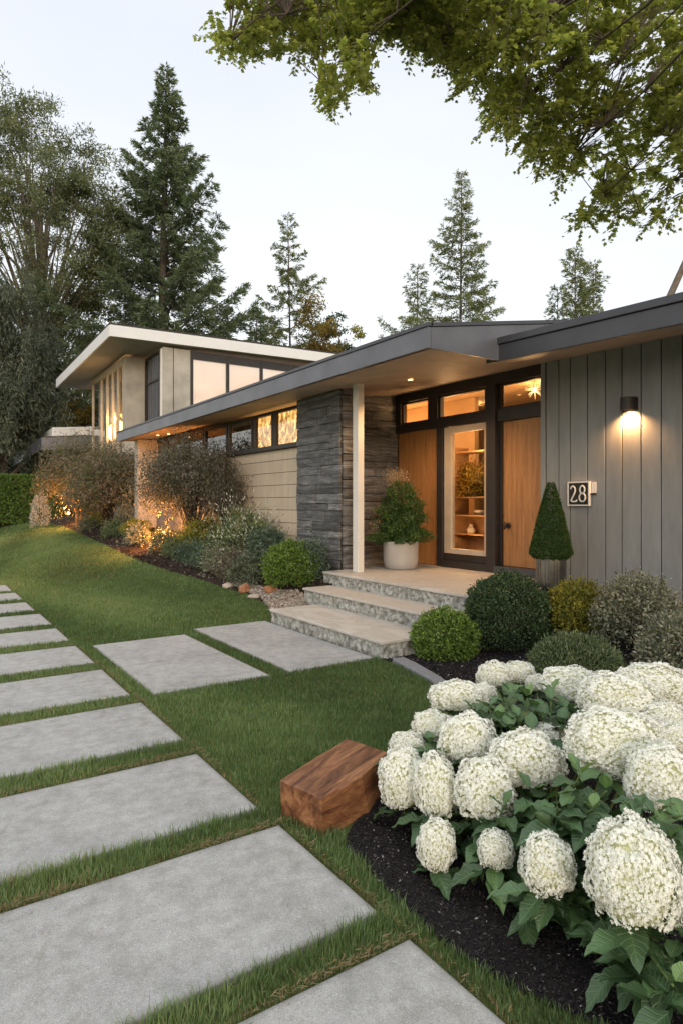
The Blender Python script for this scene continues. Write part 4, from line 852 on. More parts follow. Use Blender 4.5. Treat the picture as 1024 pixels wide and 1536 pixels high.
# ------------------------------------------------------------------ foliage generators
def fib(n): 
    i = np.arange(n)+.5; ph = np.arccos(1-2*i/n); th = PI*(1+5**.5)*i
    return np.stack([np.cos(th)*np.sin(ph), np.sin(th)*np.sin(ph), np.cos(ph)], -1)
def noisev(P, s, seed=0): return np.array([mn.noise(Vector((p[0]*s+seed, p[1]*s-seed, p[2]*s+seed*2))) for p in P])
def shrub(name, label, cat, c, r, mat, n=9000, L=.03, W=.016, lump=.12, ls=2.5, seed=0, shell=.25, up=.3, group=None, core=True, flat_bottom=-.55, cone=0, sprig=.0, stems=True, cmat=None, tb=0):
    """rounded shrub at ground point c=(x,y,z), radii r; leaves in a lumpy shell round a twiggy core"""
    rng = np.random.default_rng(seed+11); o = empty(name, c, label, cat, group)
    d = norm(rng.normal(size=(int(n*1.5), 3))); d = d[d[:, 2] > flat_bottom][:n]; n = len(d)
    lum = 1+lump*np.array([mn.noise(Vector((q[0]*ls+seed*3.1, q[1]*ls, q[2]*ls+seed)))*1.6 for q in d])
    rad = lum*(1-shell*rng.random(n)**1.8)*(1+sprig*rng.random(n)**6)
    z01 = (d[:, 2]-flat_bottom)/(1-flat_bottom)
    P = d*rad[:, None]*np.array(r)
    if cone:
        hgt = r[2]*2; zz = 1-np.sqrt(1-rng.random(n)*.995); a = rng.uniform(0, 2*PI, n); prof = (1-zz)**cone*np.minimum(1, .72+zz*4.5); rr = prof*(1-shell*rng.random(n)**2)*(1+lump*np.array([mn.noise(Vector((math.cos(q)*2, math.sin(q)*2, w_*7+seed))) for q, w_ in zip(a, zz)]))
        P = np.stack([np.cos(a)*rr*r[0], np.sin(a)*rr*r[1], zz*hgt], -1); d = norm(np.stack([np.cos(a), np.sin(a), np.full(n, .35)], -1)); zc = 0
    else: zc = -flat_bottom*r[2]*.98
    P = P+np.array([0, 0, zc])
    D = norm(d*.8+rng.normal(size=(n, 3))*.75+np.array([0, 0, up])); N = norm(rng.normal(size=(n, 3))+d)
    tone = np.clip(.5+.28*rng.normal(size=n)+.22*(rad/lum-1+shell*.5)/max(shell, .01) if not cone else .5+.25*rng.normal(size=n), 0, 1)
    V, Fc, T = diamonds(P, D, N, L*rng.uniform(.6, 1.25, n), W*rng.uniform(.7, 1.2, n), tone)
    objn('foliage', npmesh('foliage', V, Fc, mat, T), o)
    if core:
        q = fib(500); lum = 1+lump*np.array([mn.noise(Vector((w_[0]*ls+seed*3.1, w_[1]*ls, w_[2]*ls+seed)))*1.6 for w_ in q])
        if cone: return o
    if stems:
        m = MB(); R = random.Random(seed)
        for k in range(9 if not tb else tb):
            a = R.uniform(0, 2*PI); q = R.uniform(.3, .8); m.tube([(0, 0, -.03), (math.cos(a)*r[0]*q*.3, math.sin(a)*r[1]*q*.3, (zc+r[2])*.35), (math.cos(a)*r[0]*q*.75, math.sin(a)*r[1]*q*.75, (zc+r[2])*.72)], [.012*max(r), .009*max(r), .003], 5)
        m.build('stems', M['twig'], o, local=False)
    return o
def sp(u, t): r_ = ray(u, 0); x, y = r_[0]*t, r_[1]*t; return (x, y, hz(x, y))
def ztop(v, t): return EYE+(HZ-v)/F*t
# right bed
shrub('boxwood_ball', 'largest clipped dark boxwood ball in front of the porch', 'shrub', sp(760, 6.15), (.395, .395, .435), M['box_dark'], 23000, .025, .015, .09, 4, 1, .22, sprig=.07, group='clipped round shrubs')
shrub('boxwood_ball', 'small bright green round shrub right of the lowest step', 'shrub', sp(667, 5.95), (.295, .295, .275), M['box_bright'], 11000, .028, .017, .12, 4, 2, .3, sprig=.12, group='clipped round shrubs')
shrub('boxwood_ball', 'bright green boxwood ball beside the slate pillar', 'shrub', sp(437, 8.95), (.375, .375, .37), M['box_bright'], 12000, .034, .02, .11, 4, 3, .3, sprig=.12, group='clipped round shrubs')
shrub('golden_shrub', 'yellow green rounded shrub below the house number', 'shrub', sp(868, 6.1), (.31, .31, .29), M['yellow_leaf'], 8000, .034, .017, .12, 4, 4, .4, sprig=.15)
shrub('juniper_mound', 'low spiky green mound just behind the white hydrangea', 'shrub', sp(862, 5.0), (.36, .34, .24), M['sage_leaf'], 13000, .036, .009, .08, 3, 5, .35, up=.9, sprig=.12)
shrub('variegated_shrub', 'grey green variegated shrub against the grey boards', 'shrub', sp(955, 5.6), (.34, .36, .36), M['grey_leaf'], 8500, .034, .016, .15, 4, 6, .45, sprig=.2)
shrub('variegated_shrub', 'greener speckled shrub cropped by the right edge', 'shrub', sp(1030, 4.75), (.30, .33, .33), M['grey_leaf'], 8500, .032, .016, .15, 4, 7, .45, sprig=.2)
# planters
pl = empty('planter', (5.99, 4.70, .42), 'tall brushed steel planter left of the grey wall', 'planter')
m = MB(); [m.box((5.99+.158*math.cos(k*PI/14)-.004, 4.70+.158*math.sin(k*PI/14)-.004, .425), (5.99+.163*math.cos(k*PI/14)+.004, 4.70+.163*math.sin(k*PI/14)+.004, .785)) for k in range(28)]; m.lathe([(.15, 0), (.165, .37), (.172, .37), (.172, .385), (.155, .385), (.15, .36), (.001, .36)], 10, (5.99, 4.70, .42)); m.build('body', M['steel'], pl, .004)
shrub('cone_tree', 'tight clipped green cone in the steel planter', 'topiary', (5.99, 4.70, .795), (.245, .245, .46), M['cone'], 26000, .021, .010, .07, 3, 8, .18, cone=.80, core=False, group=None)
px_, py_ = 5.72, 7.05
po = empty('plant_pot', (px_, py_, .5), 'pale grey round pot on the porch behind the white post', 'plant pot')
MB().lathe([(.20, 0), (.225, .02), (.245, .12), (.25, .36), (.255, .385), (.24, .39), (.228, .375), (.22, .33), (.001, .33)], 40, (px_, py_, .5)).build('body', M['pot'], po, 0, True)
q = shrub('potted_conifer', 'loose conical evergreen with pinkish tips in the pale pot', 'potted plant', (px_, py_, .86), (.36, .34, .46), M['boxwood'], 15000, .05, .015, 1.0, 4, 9, .5, cone=.48, core=False)
rng = np.random.default_rng(5); n = 2600; pc = np.array([(-.02, 0, .93), (-.06, .05, .85), (-.2, .15, .42), (-.26, .2, .25), (.12, -.1, .55), (.2, -.14, .36), (-.02, 0, .68), (-.12, .05, .93)]); k = rng.integers(0, 8, n)
P = pc[k]+rng.normal(size=(n, 3))*.055; V, Fc, T = diamonds(P, norm(rng.normal(size=(n, 3))+np.array([0, 0, .8])), norm(rng.normal(size=(n, 3))), .03, .01, rng.random(n)); objn('tips', npmesh('tips', V, Fc, M['pinktip'], T), q)
# ------------------------------------------------------------------ left bed planting
def sh(name, label, u, t, vt, wpx, mat, n, L, W, seed, ry=None, cat='shrub', group=None, **k):
    c = sp(u, t); H_ = max(ztop(vt, t)-c[2], k.pop('hmin', .34)); r_ = wpx/2/F*t; fb = k.pop('fb', -.5); rz_ = H_/(1-fb)
    return shrub(name, label, cat, c, (ry or r_, r_, rz_), mat, n, L, W, seed=seed, flat_bottom=fb, group=group, **k)
# two arching trees by the wall
def weepy(name, label, u, t, vt, wpx, mat, n, seed, L=.07, W=.022, rx=None, lean=0):
    c = np.array(sp(u, t)); H_ = ztop(vt, t)-c[2]; r_ = wpx/2/F*t; rng = np.random.default_rng(seed); R = random.Random(seed)
    o = empty(name, tuple(c), label, 'tree', 'bronze leaved trees along the eave'); m = MB(); Ps = []; Ds = []
    for k in range(46):
        a = R.uniform(0, 2*PI); q = R.uniform(.2, 1); am = 1+.55*mn.noise(Vector((math.cos(a)*1.1+seed*3, math.sin(a)*1.1, 0))); top = H_*R.uniform(.66, 1.0)*(1-.38*q*q)*min(1.05, am); ex = math.cos(a)*r_*q*(.8 if rx is None else rx/r_); ey = math.sin(a)*r_*q*am
        p0 = Vector((R.uniform(-.08, .08), R.uniform(-.08, .08), -.05)); p1 = Vector((ex*.25, ey*.25, top*.5)); p2 = Vector((ex*.65, ey*.65, top)); p3 = Vector((ex, ey, top*R.uniform(.78, .95))); p4 = Vector((ex*1.15, ey*1.15, top*R.uniform(.45, .78)))
        pts = []; PP = [p0, p1, p2, p3, p4]
        for i in range(4):
            a0, a1, a2, a3 = PP[max(0, i-1)], PP[i], PP[i+1], PP[min(4, i+2)]
            for j in range(4): tt = j/4; pts.append(.5*((2*a1)+(-a0+a2)*tt+(2*a0-5*a1+4*a2-a3)*tt*tt+(-a0+3*a1-3*a2+a3)*tt**3))
        m.tube(pts, [.03*(1-.055*i)*(1 if k < 8 else .4) for i in range(len(pts))], 5); nn = n//46
        i0 = 5+(len(pts)-6.02)*rng.random(nn)**.8; ii = i0.astype(int); A_ = np.array([tuple(p) for p in pts]); q_ = A_[ii]+(A_[ii+1]-A_[ii])*(i0-ii)[:, None]
        cl_ = rng.normal(size=(14, 3))*np.array([.24, .24, .17])*r_; Ps.append(q_+cl_[rng.integers(0, 14, nn)]+rng.normal(size=(nn, 3))*.06*r_); Ds.append(A_[ii+1]-A_[ii])
    P = np.concatenate(Ps); D = norm(norm(np.concatenate(Ds))+rng.normal(size=P.shape)*.7+np.array([0, 0, -.25])); N = norm(rng.normal(size=P.shape)+np.array([0, 0, .8]))
    V, Fc, T = diamonds(P, D, N, L*rng.uniform(.6, 1.3, len(P)), W, np.clip(.5+.3*rng.normal(size=len(P)), 0, 1)); objn('foliage', npmesh('foliage', V, Fc, mat, T), o)
    m.build('branches', M['twig'], o, local=False); return o
weepy('weeping_tree', 'plum brown arching tree before the cream boards with a light under it', 288, 12.3, 648, 182, M['maple_purple'], 36000, 3, .055, .020)
weepy('weeping_tree', 'brown leaved arching tree left of the lit plum tree', 162, 16.8, 668, 140, M['maple_brown'], 26000, 4, .08, .026)
weepy('weeping_tree', 'farthest bronze arching tree beside the clipped hedge', 118, 20.5, 668, 130, M['maple_brown'], 24000, 5, .09, .03)
weepy('weeping_tree', 'loose grey brown vine like tree touching the clerestory windows', 338, 11.3, 680, 64, M['maple_purple'], 4200, 6, .05, .016)
hc = sp(20, 25.5); o = empty('clipped_hedge', hc, 'clipped bright green box hedge at the far left end of the lawn', 'hedge')
rng = np.random.default_rng(3); n = 30000; hw, hd_, hh_ = 2.6, 1.3, 1.85
f = rng.random(n); P = rng.uniform(-1, 1, (n, 3))*np.array([hw, hd_, hh_/2]); fc = rng.integers(0, 5, n)
P[fc == 0, 1] = -hd_; P[fc == 1, 2] = hh_/2; P[fc == 2, 0] = hw; P[fc == 3, 1] = -hd_; P[fc == 4, 2] = hh_/2
P[:, 2] += hh_/2; lum = np.array([mn.noise(Vector(p*1.2)) for p in P]); P += norm(P-np.array([0, 0, hh_/2]))*(lum*.13-.1*rng.random(n)**2)[:, None]
ca, sa = math.cos(-YAW), math.sin(-YAW); P = np.stack([P[:, 0]*ca-P[:, 1]*sa, P[:, 0]*sa+P[:, 1]*ca, P[:, 2]], -1)
V, Fc, T = diamonds(P, norm(rng.normal(size=(n, 3))+np.array([0, 0, .6])), norm(rng.normal(size=(n, 3))), .10, .055, np.clip(.5+.3*rng.normal(size=n), 0, 1)); objn('foliage', npmesh('foliage', V, Fc, M['hedge'], T), o)
m = MB(); ww = [(-hw+.25, -hd_+.25), (hw-.25, -hd_+.25), (hw-.25, hd_-.25), (-hw+.25, hd_-.25)]; m.prism([(a*ca-b_*sa, a*sa+b_*ca) for a, b_ in ww], 0, hh_-.25); m.build('inner_twigs', M['box_dark'] if False else M['twig'], o, local=False)
sh('silver_shrub', 'small silvery white shrub at the hedge end', 60, 21.5, 742, 24, M['silver'], 2600, .08, .02, 12, up=.8, sprig=.2, lump=.3)
G_ = 'low plants in the bed along the house'
def shx(name, label, u, x, vt, wpx, *a, **k): return sh(name, label, u, x/ray(u, 0)[0], vt, wpx, *a, **k)
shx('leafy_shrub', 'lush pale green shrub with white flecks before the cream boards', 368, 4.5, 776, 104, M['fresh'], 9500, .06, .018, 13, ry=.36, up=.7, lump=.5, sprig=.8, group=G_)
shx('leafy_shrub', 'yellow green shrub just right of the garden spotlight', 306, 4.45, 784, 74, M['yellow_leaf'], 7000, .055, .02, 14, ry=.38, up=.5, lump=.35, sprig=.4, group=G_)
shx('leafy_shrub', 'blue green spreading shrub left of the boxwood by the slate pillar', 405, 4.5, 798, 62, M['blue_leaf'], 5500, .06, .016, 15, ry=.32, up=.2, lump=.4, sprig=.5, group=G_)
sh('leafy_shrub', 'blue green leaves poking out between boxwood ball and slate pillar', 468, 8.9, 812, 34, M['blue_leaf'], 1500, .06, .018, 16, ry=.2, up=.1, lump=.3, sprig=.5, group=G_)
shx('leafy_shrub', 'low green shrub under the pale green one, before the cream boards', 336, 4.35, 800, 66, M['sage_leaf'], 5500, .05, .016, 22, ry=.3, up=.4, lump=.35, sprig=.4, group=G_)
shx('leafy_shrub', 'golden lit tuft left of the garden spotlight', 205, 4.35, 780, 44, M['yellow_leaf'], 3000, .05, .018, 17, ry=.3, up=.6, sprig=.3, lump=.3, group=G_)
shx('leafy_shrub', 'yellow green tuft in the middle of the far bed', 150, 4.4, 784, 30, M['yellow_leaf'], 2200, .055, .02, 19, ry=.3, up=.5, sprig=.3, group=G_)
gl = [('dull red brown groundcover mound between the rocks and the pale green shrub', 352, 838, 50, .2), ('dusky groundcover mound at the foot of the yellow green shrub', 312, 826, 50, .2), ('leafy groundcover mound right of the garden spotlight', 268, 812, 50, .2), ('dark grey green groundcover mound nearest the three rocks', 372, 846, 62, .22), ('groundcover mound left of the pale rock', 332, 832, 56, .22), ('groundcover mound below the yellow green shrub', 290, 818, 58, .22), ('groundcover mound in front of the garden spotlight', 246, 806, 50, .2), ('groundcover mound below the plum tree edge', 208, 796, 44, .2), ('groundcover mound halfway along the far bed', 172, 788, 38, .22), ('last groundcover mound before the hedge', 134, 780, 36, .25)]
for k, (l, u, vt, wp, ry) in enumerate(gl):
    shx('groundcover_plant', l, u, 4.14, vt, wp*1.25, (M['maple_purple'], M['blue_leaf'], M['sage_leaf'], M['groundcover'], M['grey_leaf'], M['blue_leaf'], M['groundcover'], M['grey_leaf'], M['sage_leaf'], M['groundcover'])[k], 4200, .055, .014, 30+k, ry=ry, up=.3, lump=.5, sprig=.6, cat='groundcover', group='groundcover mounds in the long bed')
shx('tall_perennial', 'tuft of upright pale flower spikes before the plum tree', 190, 4.45, 752, 26, M['grey_leaf'], 1400, .08, .012, 41, up=1.6, sprig=.5, lump=.4, cat='perennial', group='perennials')
shx('tall_perennial', 'airy white flecked perennial against the cream boards', 380, 4.6, 766, 40, M['grey_leaf'], 1300, .05, .016, 42, ry=.2, up=1.2, sprig=.5, lump=.4, cat='perennial', group='perennials')
# rocks
def rock(label, u, v, w_, h_, mat, seed):
    x, y = gnd(u, v); t = x*FW[0]+y*FW[1]; r_ = w_/2/F*t; me = bpy.data.meshes.new('rock'); bm = bmesh.new(); bmesh.ops.create_icosphere(bm, subdivisions=4, radius=1)
    for q in bm.verts:
        c = q.co.copy(); f = 1+.22*mn.noise(c*1.3+Vector((seed, 0, 0)))+.07*mn.noise(c*4+Vector((seed, 3, 0))); q.co = Vector((c.x*r_*f, c.y*r_*.85*f, (c.z*.85)*h_/F*t*.62*f+h_/F*t*.38))
    bm.to_mesh(me); bm.free(); me.materials.append(mat); me.polygons.foreach_set('use_smooth', np.ones(len(me.polygons), bool))
    o = objn('rock', me, None, (x, y, hz(x, y)-.01)); tag(o, label, 'rock', 'rocks at the edge of the bed')
rock('pale low rock, left of the two rusty ones', 343, 883, 20, 9, M['rock_pale'], 1)
rock('rusty orange rock standing taller, middle of three', 368, 889, 18, 16, M['rock_rust'], 7)
rock('rusty round rock right below the boxwood ball', 407, 890, 23, 15, M['rock_rust'], 3)
rock('flat tan rock lying at the lawn edge below the rusty ones', 385, 897, 28, 6, M['rock_pale'], 9)
# ------------------------------------------------------------------ trees
def conifer(label, u, t, vtop, wpx, mat, seed, n=30000, base=.12, pw=.9, droop=-.15, L=.22, W=.05, dens=1., group='conifers behind the houses', trunkr=.2, jag=.35, bark='bark', cw=1.0, name='conifer', sweep=.16, lump=.3, fan=.55):
    x, y, z0 = sp(u, t); H_ = ztop(vtop, t)-z0; Rm_ = wpx/2/F*t; rng = np.random.default_rng(seed); R = random.Random(seed)
    o = empty(name, (x, y, z0), label, 'tree', group); m = MB(); m.tube([(0, 0, -.2), (.05*Rm_*R.uniform(-1, 1), 0, H_*.5), (0, 0, H_*.985)], [trunkr, trunkr*.55, .02], 8)
    nb = int(120*dens); PA = []; DA = []; TA = []; br = []
    for k in range(nb):
        f = base+(1-base)*((k+R.random())/nb)**.8; f = min(f, .988); a = k*2.399+R.uniform(-.7, .7)
        lf = 1+lump*1.8*mn.noise(Vector((math.cos(a)*1.3+seed, math.sin(a)*1.3, f*7)))
        ln = Rm_*((1-f)/(1-base))**pw*R.uniform(1-jag, 1.12)*lf+.15; br.append((f, a, ln))
    tot = sum(b_[2]**1.3 for b_ in br)
    for f, a, ln in br:
        z = H_*f; rise = droop+f*.5+R.uniform(-.16, .16); d = np.array([math.cos(a), math.sin(a), 0]); sd_ = np.array([-math.sin(a), math.cos(a), 0])
        S = np.linspace(0, 1, 7); bend = R.uniform(-.2, .2); pts = np.array([[0, 0, z]])+np.outer(S*ln, d)+np.outer(S*S*ln*bend, sd_)+np.outer(ln*(rise*S-.30*S*S+sweep*2*S**3), [0, 0, 1])
        m.tube([tuple(q) for q in pts], [.05*trunkr/.2*(1-f*.6)*(1-.85*s_)+.004 for s_ in S], 4, False)
        nn = max(30, int(n*ln**1.3/tot)); nt_ = max(8, int(ln*9)); j = rng.integers(0, nt_, nn); js = .1+.9*(j+.5)/nt_; sg = np.where(j % 2, 1, -1)
        tj = rng.random((nt_, 3)); tl = ln*fan*(1.05-js)**.8*(.6+.7*tj[j, 0])+.12; ii = np.minimum((js*6).astype(int), 5); q = pts[ii]+(pts[ii+1]-pts[ii])*(js*6-ii)[:, None]
        td = norm(d[None]*(.55+.3*tj[j, 1:2])+sd_[None]*(sg*.75)[:, None]+np.array([0, 0, 1.])*((tj[j, 2]-.55)*.7)[:, None]); s_ = rng.random(nn)**.8
        q = q+td*(tl*s_)[:, None]+np.array([0, 0, -1.])*(tl*s_*s_*.22)[:, None]+rng.normal(0, .028+.02*ln/3, (nn, 3))
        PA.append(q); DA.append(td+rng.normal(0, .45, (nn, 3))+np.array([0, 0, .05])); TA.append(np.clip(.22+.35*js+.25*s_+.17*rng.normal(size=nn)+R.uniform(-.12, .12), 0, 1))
    P = np.concatenate(PA); D = norm(np.concatenate(DA)); T0 = np.concatenate(TA); n_ = len(P)
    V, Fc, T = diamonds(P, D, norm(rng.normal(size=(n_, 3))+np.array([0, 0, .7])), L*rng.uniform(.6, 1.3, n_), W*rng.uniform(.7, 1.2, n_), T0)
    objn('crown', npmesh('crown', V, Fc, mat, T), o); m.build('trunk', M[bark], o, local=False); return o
conifer('tallest dense dark fir rising behind the white eaves', 250, 35, 98, 375, M['fir'], 1, 165000, .04, 1.0, .28, .26, .06, dens=1.15, trunkr=.35, jag=.5, sweep=.2, lump=.35, fan=.5)
conifer('slim fir with long low boughs right of the tall dark fir', 432, 38, 320, 185, M['fir_light'], 2, 22000, .3, .9, -.05, .22, .05, dens=.55, trunkr=.13, jag=.6, sweep=.2, lump=.55, fan=.35)
conifer('pointed open fir standing above the entry roof', 692, 34, 254, 235, M['fir_light'], 3, 38000, .3, 1.12, .0, .19, .045, dens=.85, trunkr=.12, jag=.5, sweep=.14, lump=.3, fan=.4)
conifer('shorter pale fir left of the pointed one above the roof', 626, 37, 396, 150, M['fir_light'], 4, 17000, .3, .8, .1, .2, .045, dens=.5, jag=.6, trunkr=.1, sweep=.2, lump=.4, fan=.4)
conifer('narrow columnar tree at the left of the pair above the grey wall roof', 862, 36, 372, 66, M['fir_light'], 5, 13000, .3, .55, .8, .2, .055, dens=.6, jag=.6, trunkr=.09, lump=.5)
conifer('narrow columnar tree at the right of the pair above the grey wall roof', 889, 37, 394, 60, M['fir_light'], 6, 10000, .3, .5, .8, .2, .055, dens=.55, jag=.6, trunkr=.09, lump=.5)
conifer('small pale young fir left of the columnar pair', 836, 38, 428, 56, M['fir_light'], 16, 6000, .3, .6, .5, .2, .055, dens=.4, jag=.5, trunkr=.08)
conifer('small dark fir in the gap between the two left firs', 385, 36, 462, 90, M['fir'], 17, 14000, .1, .9, .1, .24, .055, dens=.7, jag=.5, trunkr=.1)
def broad(label, u, t, vtop, wpx, mat, seed, n=40000, base=.35, L=.14, W=.07, lobes=60, droop=0., group='broad trees behind the houses', trunkr=.25, cl=.16, shape=.75, limbs=16, bark='bark', name='tree', inner=.35, sy=1, stretch=(1, 1, .8), up=0):
    x, y, z0 = sp(u, t); H_ = ztop(vtop, t)-z0; Rm_ = wpx/2/F*t; rng = np.random.default_rng(seed); R = random.Random(seed)
    o = empty(name, (x, y, z0), label, 'tree', group); m = MB(); hb = H_*base; ax_ = (H_-hb)/2; cz = hb+ax_
    m.tube([(0, 0, -.2), (.1*Rm_*R.uniform(-1, 1)*.3, 0, hb), (0, 0, cz+ax_*.5)], [trunkr, trunkr*.7, trunkr*.15], 8)
    PA = []; TA = []; ends = []
    while len(ends) < lobes:
        d = np.array([R.gauss(0, 1), R.gauss(0, 1), R.gauss(0, 1)]); d /= np.linalg.norm(d); q = R.uniform(inner, 1)**.6
        if d[2] < -.75: continue
        wz = 1 if d[2] > 0 else 1; ends.append(np.array([d[0]*Rm_*q*.92, d[1]*Rm_*q*.92*sy, cz+d[2]*ax_*q*.97]))
    for k, e_ in enumerate(ends):
        zs_ = max(hb*.75, min(e_[2]*R.uniform(.45, .7), H_*.8)); p0 = Vector((0, 0, zs_)); p2 = Vector(e_); p1 = p0.lerp(p2, .5)+Vector((R.uniform(-.1, .1)*Rm_, R.uniform(-.1, .1)*Rm_, .08*Rm_)); r0 = trunkr*.35*(1 if k < limbs else .5)
        m.tube([p0, p0.lerp(p1, .6), p1, p1.lerp(p2, .6), p2], [r0, r0*.75, r0*.5, r0*.3, .01], 5, False)
        nn = n//lobes; cr = Rm_*cl*R.uniform(.7, 1.5); g = rng.normal(size=(nn, 3)); g = g/np.linalg.norm(g, axis=1, keepdims=True)*rng.random((nn, 1))**.45*1.35
        # sub clumps
        c8 = rng.normal(size=(9, 3))*.75; g = g*.5+c8[rng.integers(0, 9, nn)]
        PA.append(e_+g*cr*np.array(stretch)+np.array([0, 0, 0])*1 - np.array([0, 0, droop])*rng.random((nn, 1))*cr); TA.append(np.clip(.5+.25*rng.normal(size=nn)+R.uniform(-.18, .18), 0, 1))
    P = np.concatenate(PA); n_ = len(P); D = norm(rng.normal(size=(n_, 3))+np.array([0, 0, up-droop*.8]))
    V, Fc, T = diamonds(P, D, norm(rng.normal(size=(n_, 3))+np.array([0, 0, .8])), L*rng.uniform(.6, 1.3, n_), W, np.concatenate(TA))
    objn('crown', npmesh('crown', V, Fc, mat, T), o); m.build('trunk', M[bark], o, local=False); return o
broad('broad domed cedar with visible rising limbs at the upper left', 62, 35, 160, 262, M['cedar'], 1, 82000, .34, .22, .06, 84, .0, trunkr=.42, cl=.17, limbs=24, stretch=(1.1, 1.1, .6), inner=.62, up=.4, bark='bark_pale')
broad('drooping grey green cedar at the left edge behind the hedge', 5, 29, 395, 165, M['weeping'], 2, 60000, .02, .26, .045, 60, 1.6, trunkr=.3, cl=.2, inner=.3, stretch=(1, 1, 1.2))
broad('dark drooping cedar between hedge and low house', 62, 34, 520, 120, M['weeping'], 3, 30000, .02, .26, .05, 36, 1.4, trunkr=.25, cl=.24, inner=.3)
broad('sunlit yellow green tree seen under the white eaves', 120, 38, 430, 110, M['lime'], 4, 15000, .25, .17, .07, 30, .1, trunkr=.14, cl=.2, inner=.3)
broad('small golden leaved tree seen just left of the white corner glazing', 112, 33, 570, 80, M['autumn'], 14, 12000, .1, .17, .07, 24, .1, trunkr=.1, cl=.25, inner=.2)
broad('golden autumn tree peeping over the white roof', 472, 36, 452, 100, M['autumn'], 5, 20000, .1, .17, .075, 36, .1, trunkr=.15, cl=.25, inner=.2)
broad('dark green round tree right of the golden one', 508, 42, 436, 62, M['box_dark'], 6, 9000, .2, .2, .09, 18, 0, trunkr=.15, cl=.25, inner=.2)
broad('small yellowish tree top over the grey eave', 550, 40, 476, 70, M['lime'], 7, 6000, .2, .18, .08, 16, 0, trunkr=.12, cl=.25, inner=.2)
broad('dark understorey tree behind the low house', 30, 44, 560, 190, M['cedar'], 8, 26000, .02, .28, .1, 40, .6, trunkr=.2, cl=.25, inner=.2)
broad('small tree crown behind the roof left of the pointed fir', 592, 41, 462, 80, M['fir_light'], 9, 7000, .2, .18, .07, 16, 0, trunkr=.12, cl=.25, inner=.2)
pp_ = MB(); a = at(1003, 447, 13); b_ = at(1040, 365, 13); pp_.tube([a+Vector((0, 0, -2.2))+(a-b_).normalized()*.6, a, b_, b_+(b_-a)*.8], [.075, .07, .06, .05], 10); q = pp_.build('leaning_pole', M['bark_pale'], None, 0, True)
tag(q, 'bare grey leaning trunk cropped above the roof at the right edge', 'trunk')
# ------------------------------------------------------------------ overhead maple
mt = empty('maple_tree', (3.9, -1.9, 0), 'leafy maple branches hanging into the top of the picture', 'tree')
low_edge = [(318, 68), (335, 92), (350, 88), (375, 92), (400, 108), (430, 122), (460, 150), (485, 180), (500, 178), (520, 150), (552, 146), (556, 100), (560, 52), (600, 78), (640, 92), (665, 128), (700, 165), (720, 198), (760, 212), (790, 250), (830, 268), (840, 300), (862, 345), (900, 345), (920, 362), (960, 355), (1005, 340), (1030, 330), (1100, 320)]
up_edge = [(318, 58), (340, 5), (360, 0), (1100, -200)]
def lerp_edge(E, u):
    for (a, b_), (c, d) in zip(E[:-1], E[1:]):
        if a <= u <= c: return b_+(d-b_)*(u-a)/(c-a)
    return E[-1][1]
rng = np.random.default_rng(21); R = random.Random(21); spr = []
while len(spr) < 1250:
    u = R.uniform(318, 1090); le = lerp_edge(low_edge, u); v = R.uniform(-130, le-14)
    if u < 345 and v < 50: continue
    if v < lerp_edge(up_edge, u)-130: continue
    g = mn.noise(Vector((u*.012, v*.016, 0)))
    rel = (le-v)/max(le, 1)
    thr = -.36+(.05 if (u > 760 and v > 150) else 0)-(.3 if v < 90 and u > 600 else 0)+(.12 if u < 600 else 0)
    if g < thr: continue
    t = 5.0+2.6*(.5+.5*mn.noise(Vector((u*.006, v*.006, 7))))+R.uniform(-.5, .9); spr.append((u, v, t))
bm_ = MB(); tw = MB()
# limbs: from trunk up and out over the lawn
trunk_top = Vector((3.9, -1.9, 3.6))
limb_targets = [(345, 62, 6.2), (430, 20, 6.2), (480, 120, 6.3), (540, 30, 6.5), (600, 0, 6.0), (660, 60, 6.6), (720, 120, 6.8), (790, 150, 6.6), (860, 230, 6.8), (900, 300, 6.9), (960, 320, 6.6), (1000, 200, 6.2), (930, 90, 5.8), (1040, 280, 6.4), (820, 20, 6.0), (700, -60, 5.8)]
nodes = []
for u, v, t in limb_targets:
    e_ = at(u, v, t); m1 = trunk_top.lerp(e_, .45)+Vector((0, 0, 1.1+.1*R.random())); p = [trunk_top.lerp(e_, k/14)*(1-0)+Vector((0, 0, 0)) for k in range(15)]
    pts = []
    for k in range(15):
        s = k/14; q = trunk_top*(1-s)**2+m1*2*s*(1-s)+e_*s*s; q += Vector((mn.noise(q*1.3), mn.noise(q*1.3+Vector((9, 0, 0))), mn.noise(q*1.3+Vector((0, 9, 0)))))*.12*min(1, 4*s*(1-s)+.0); pts.append(q)
    bm_.tube(pts, [.034*(1-s/15)**1.1+.003 for s in range(15)], 6, False); nodes += [q for q in pts[6:]]
NA = np.array([tuple(q) for q in nodes]); LP = []; LD = []; LT = []; LL = []
sprays = []
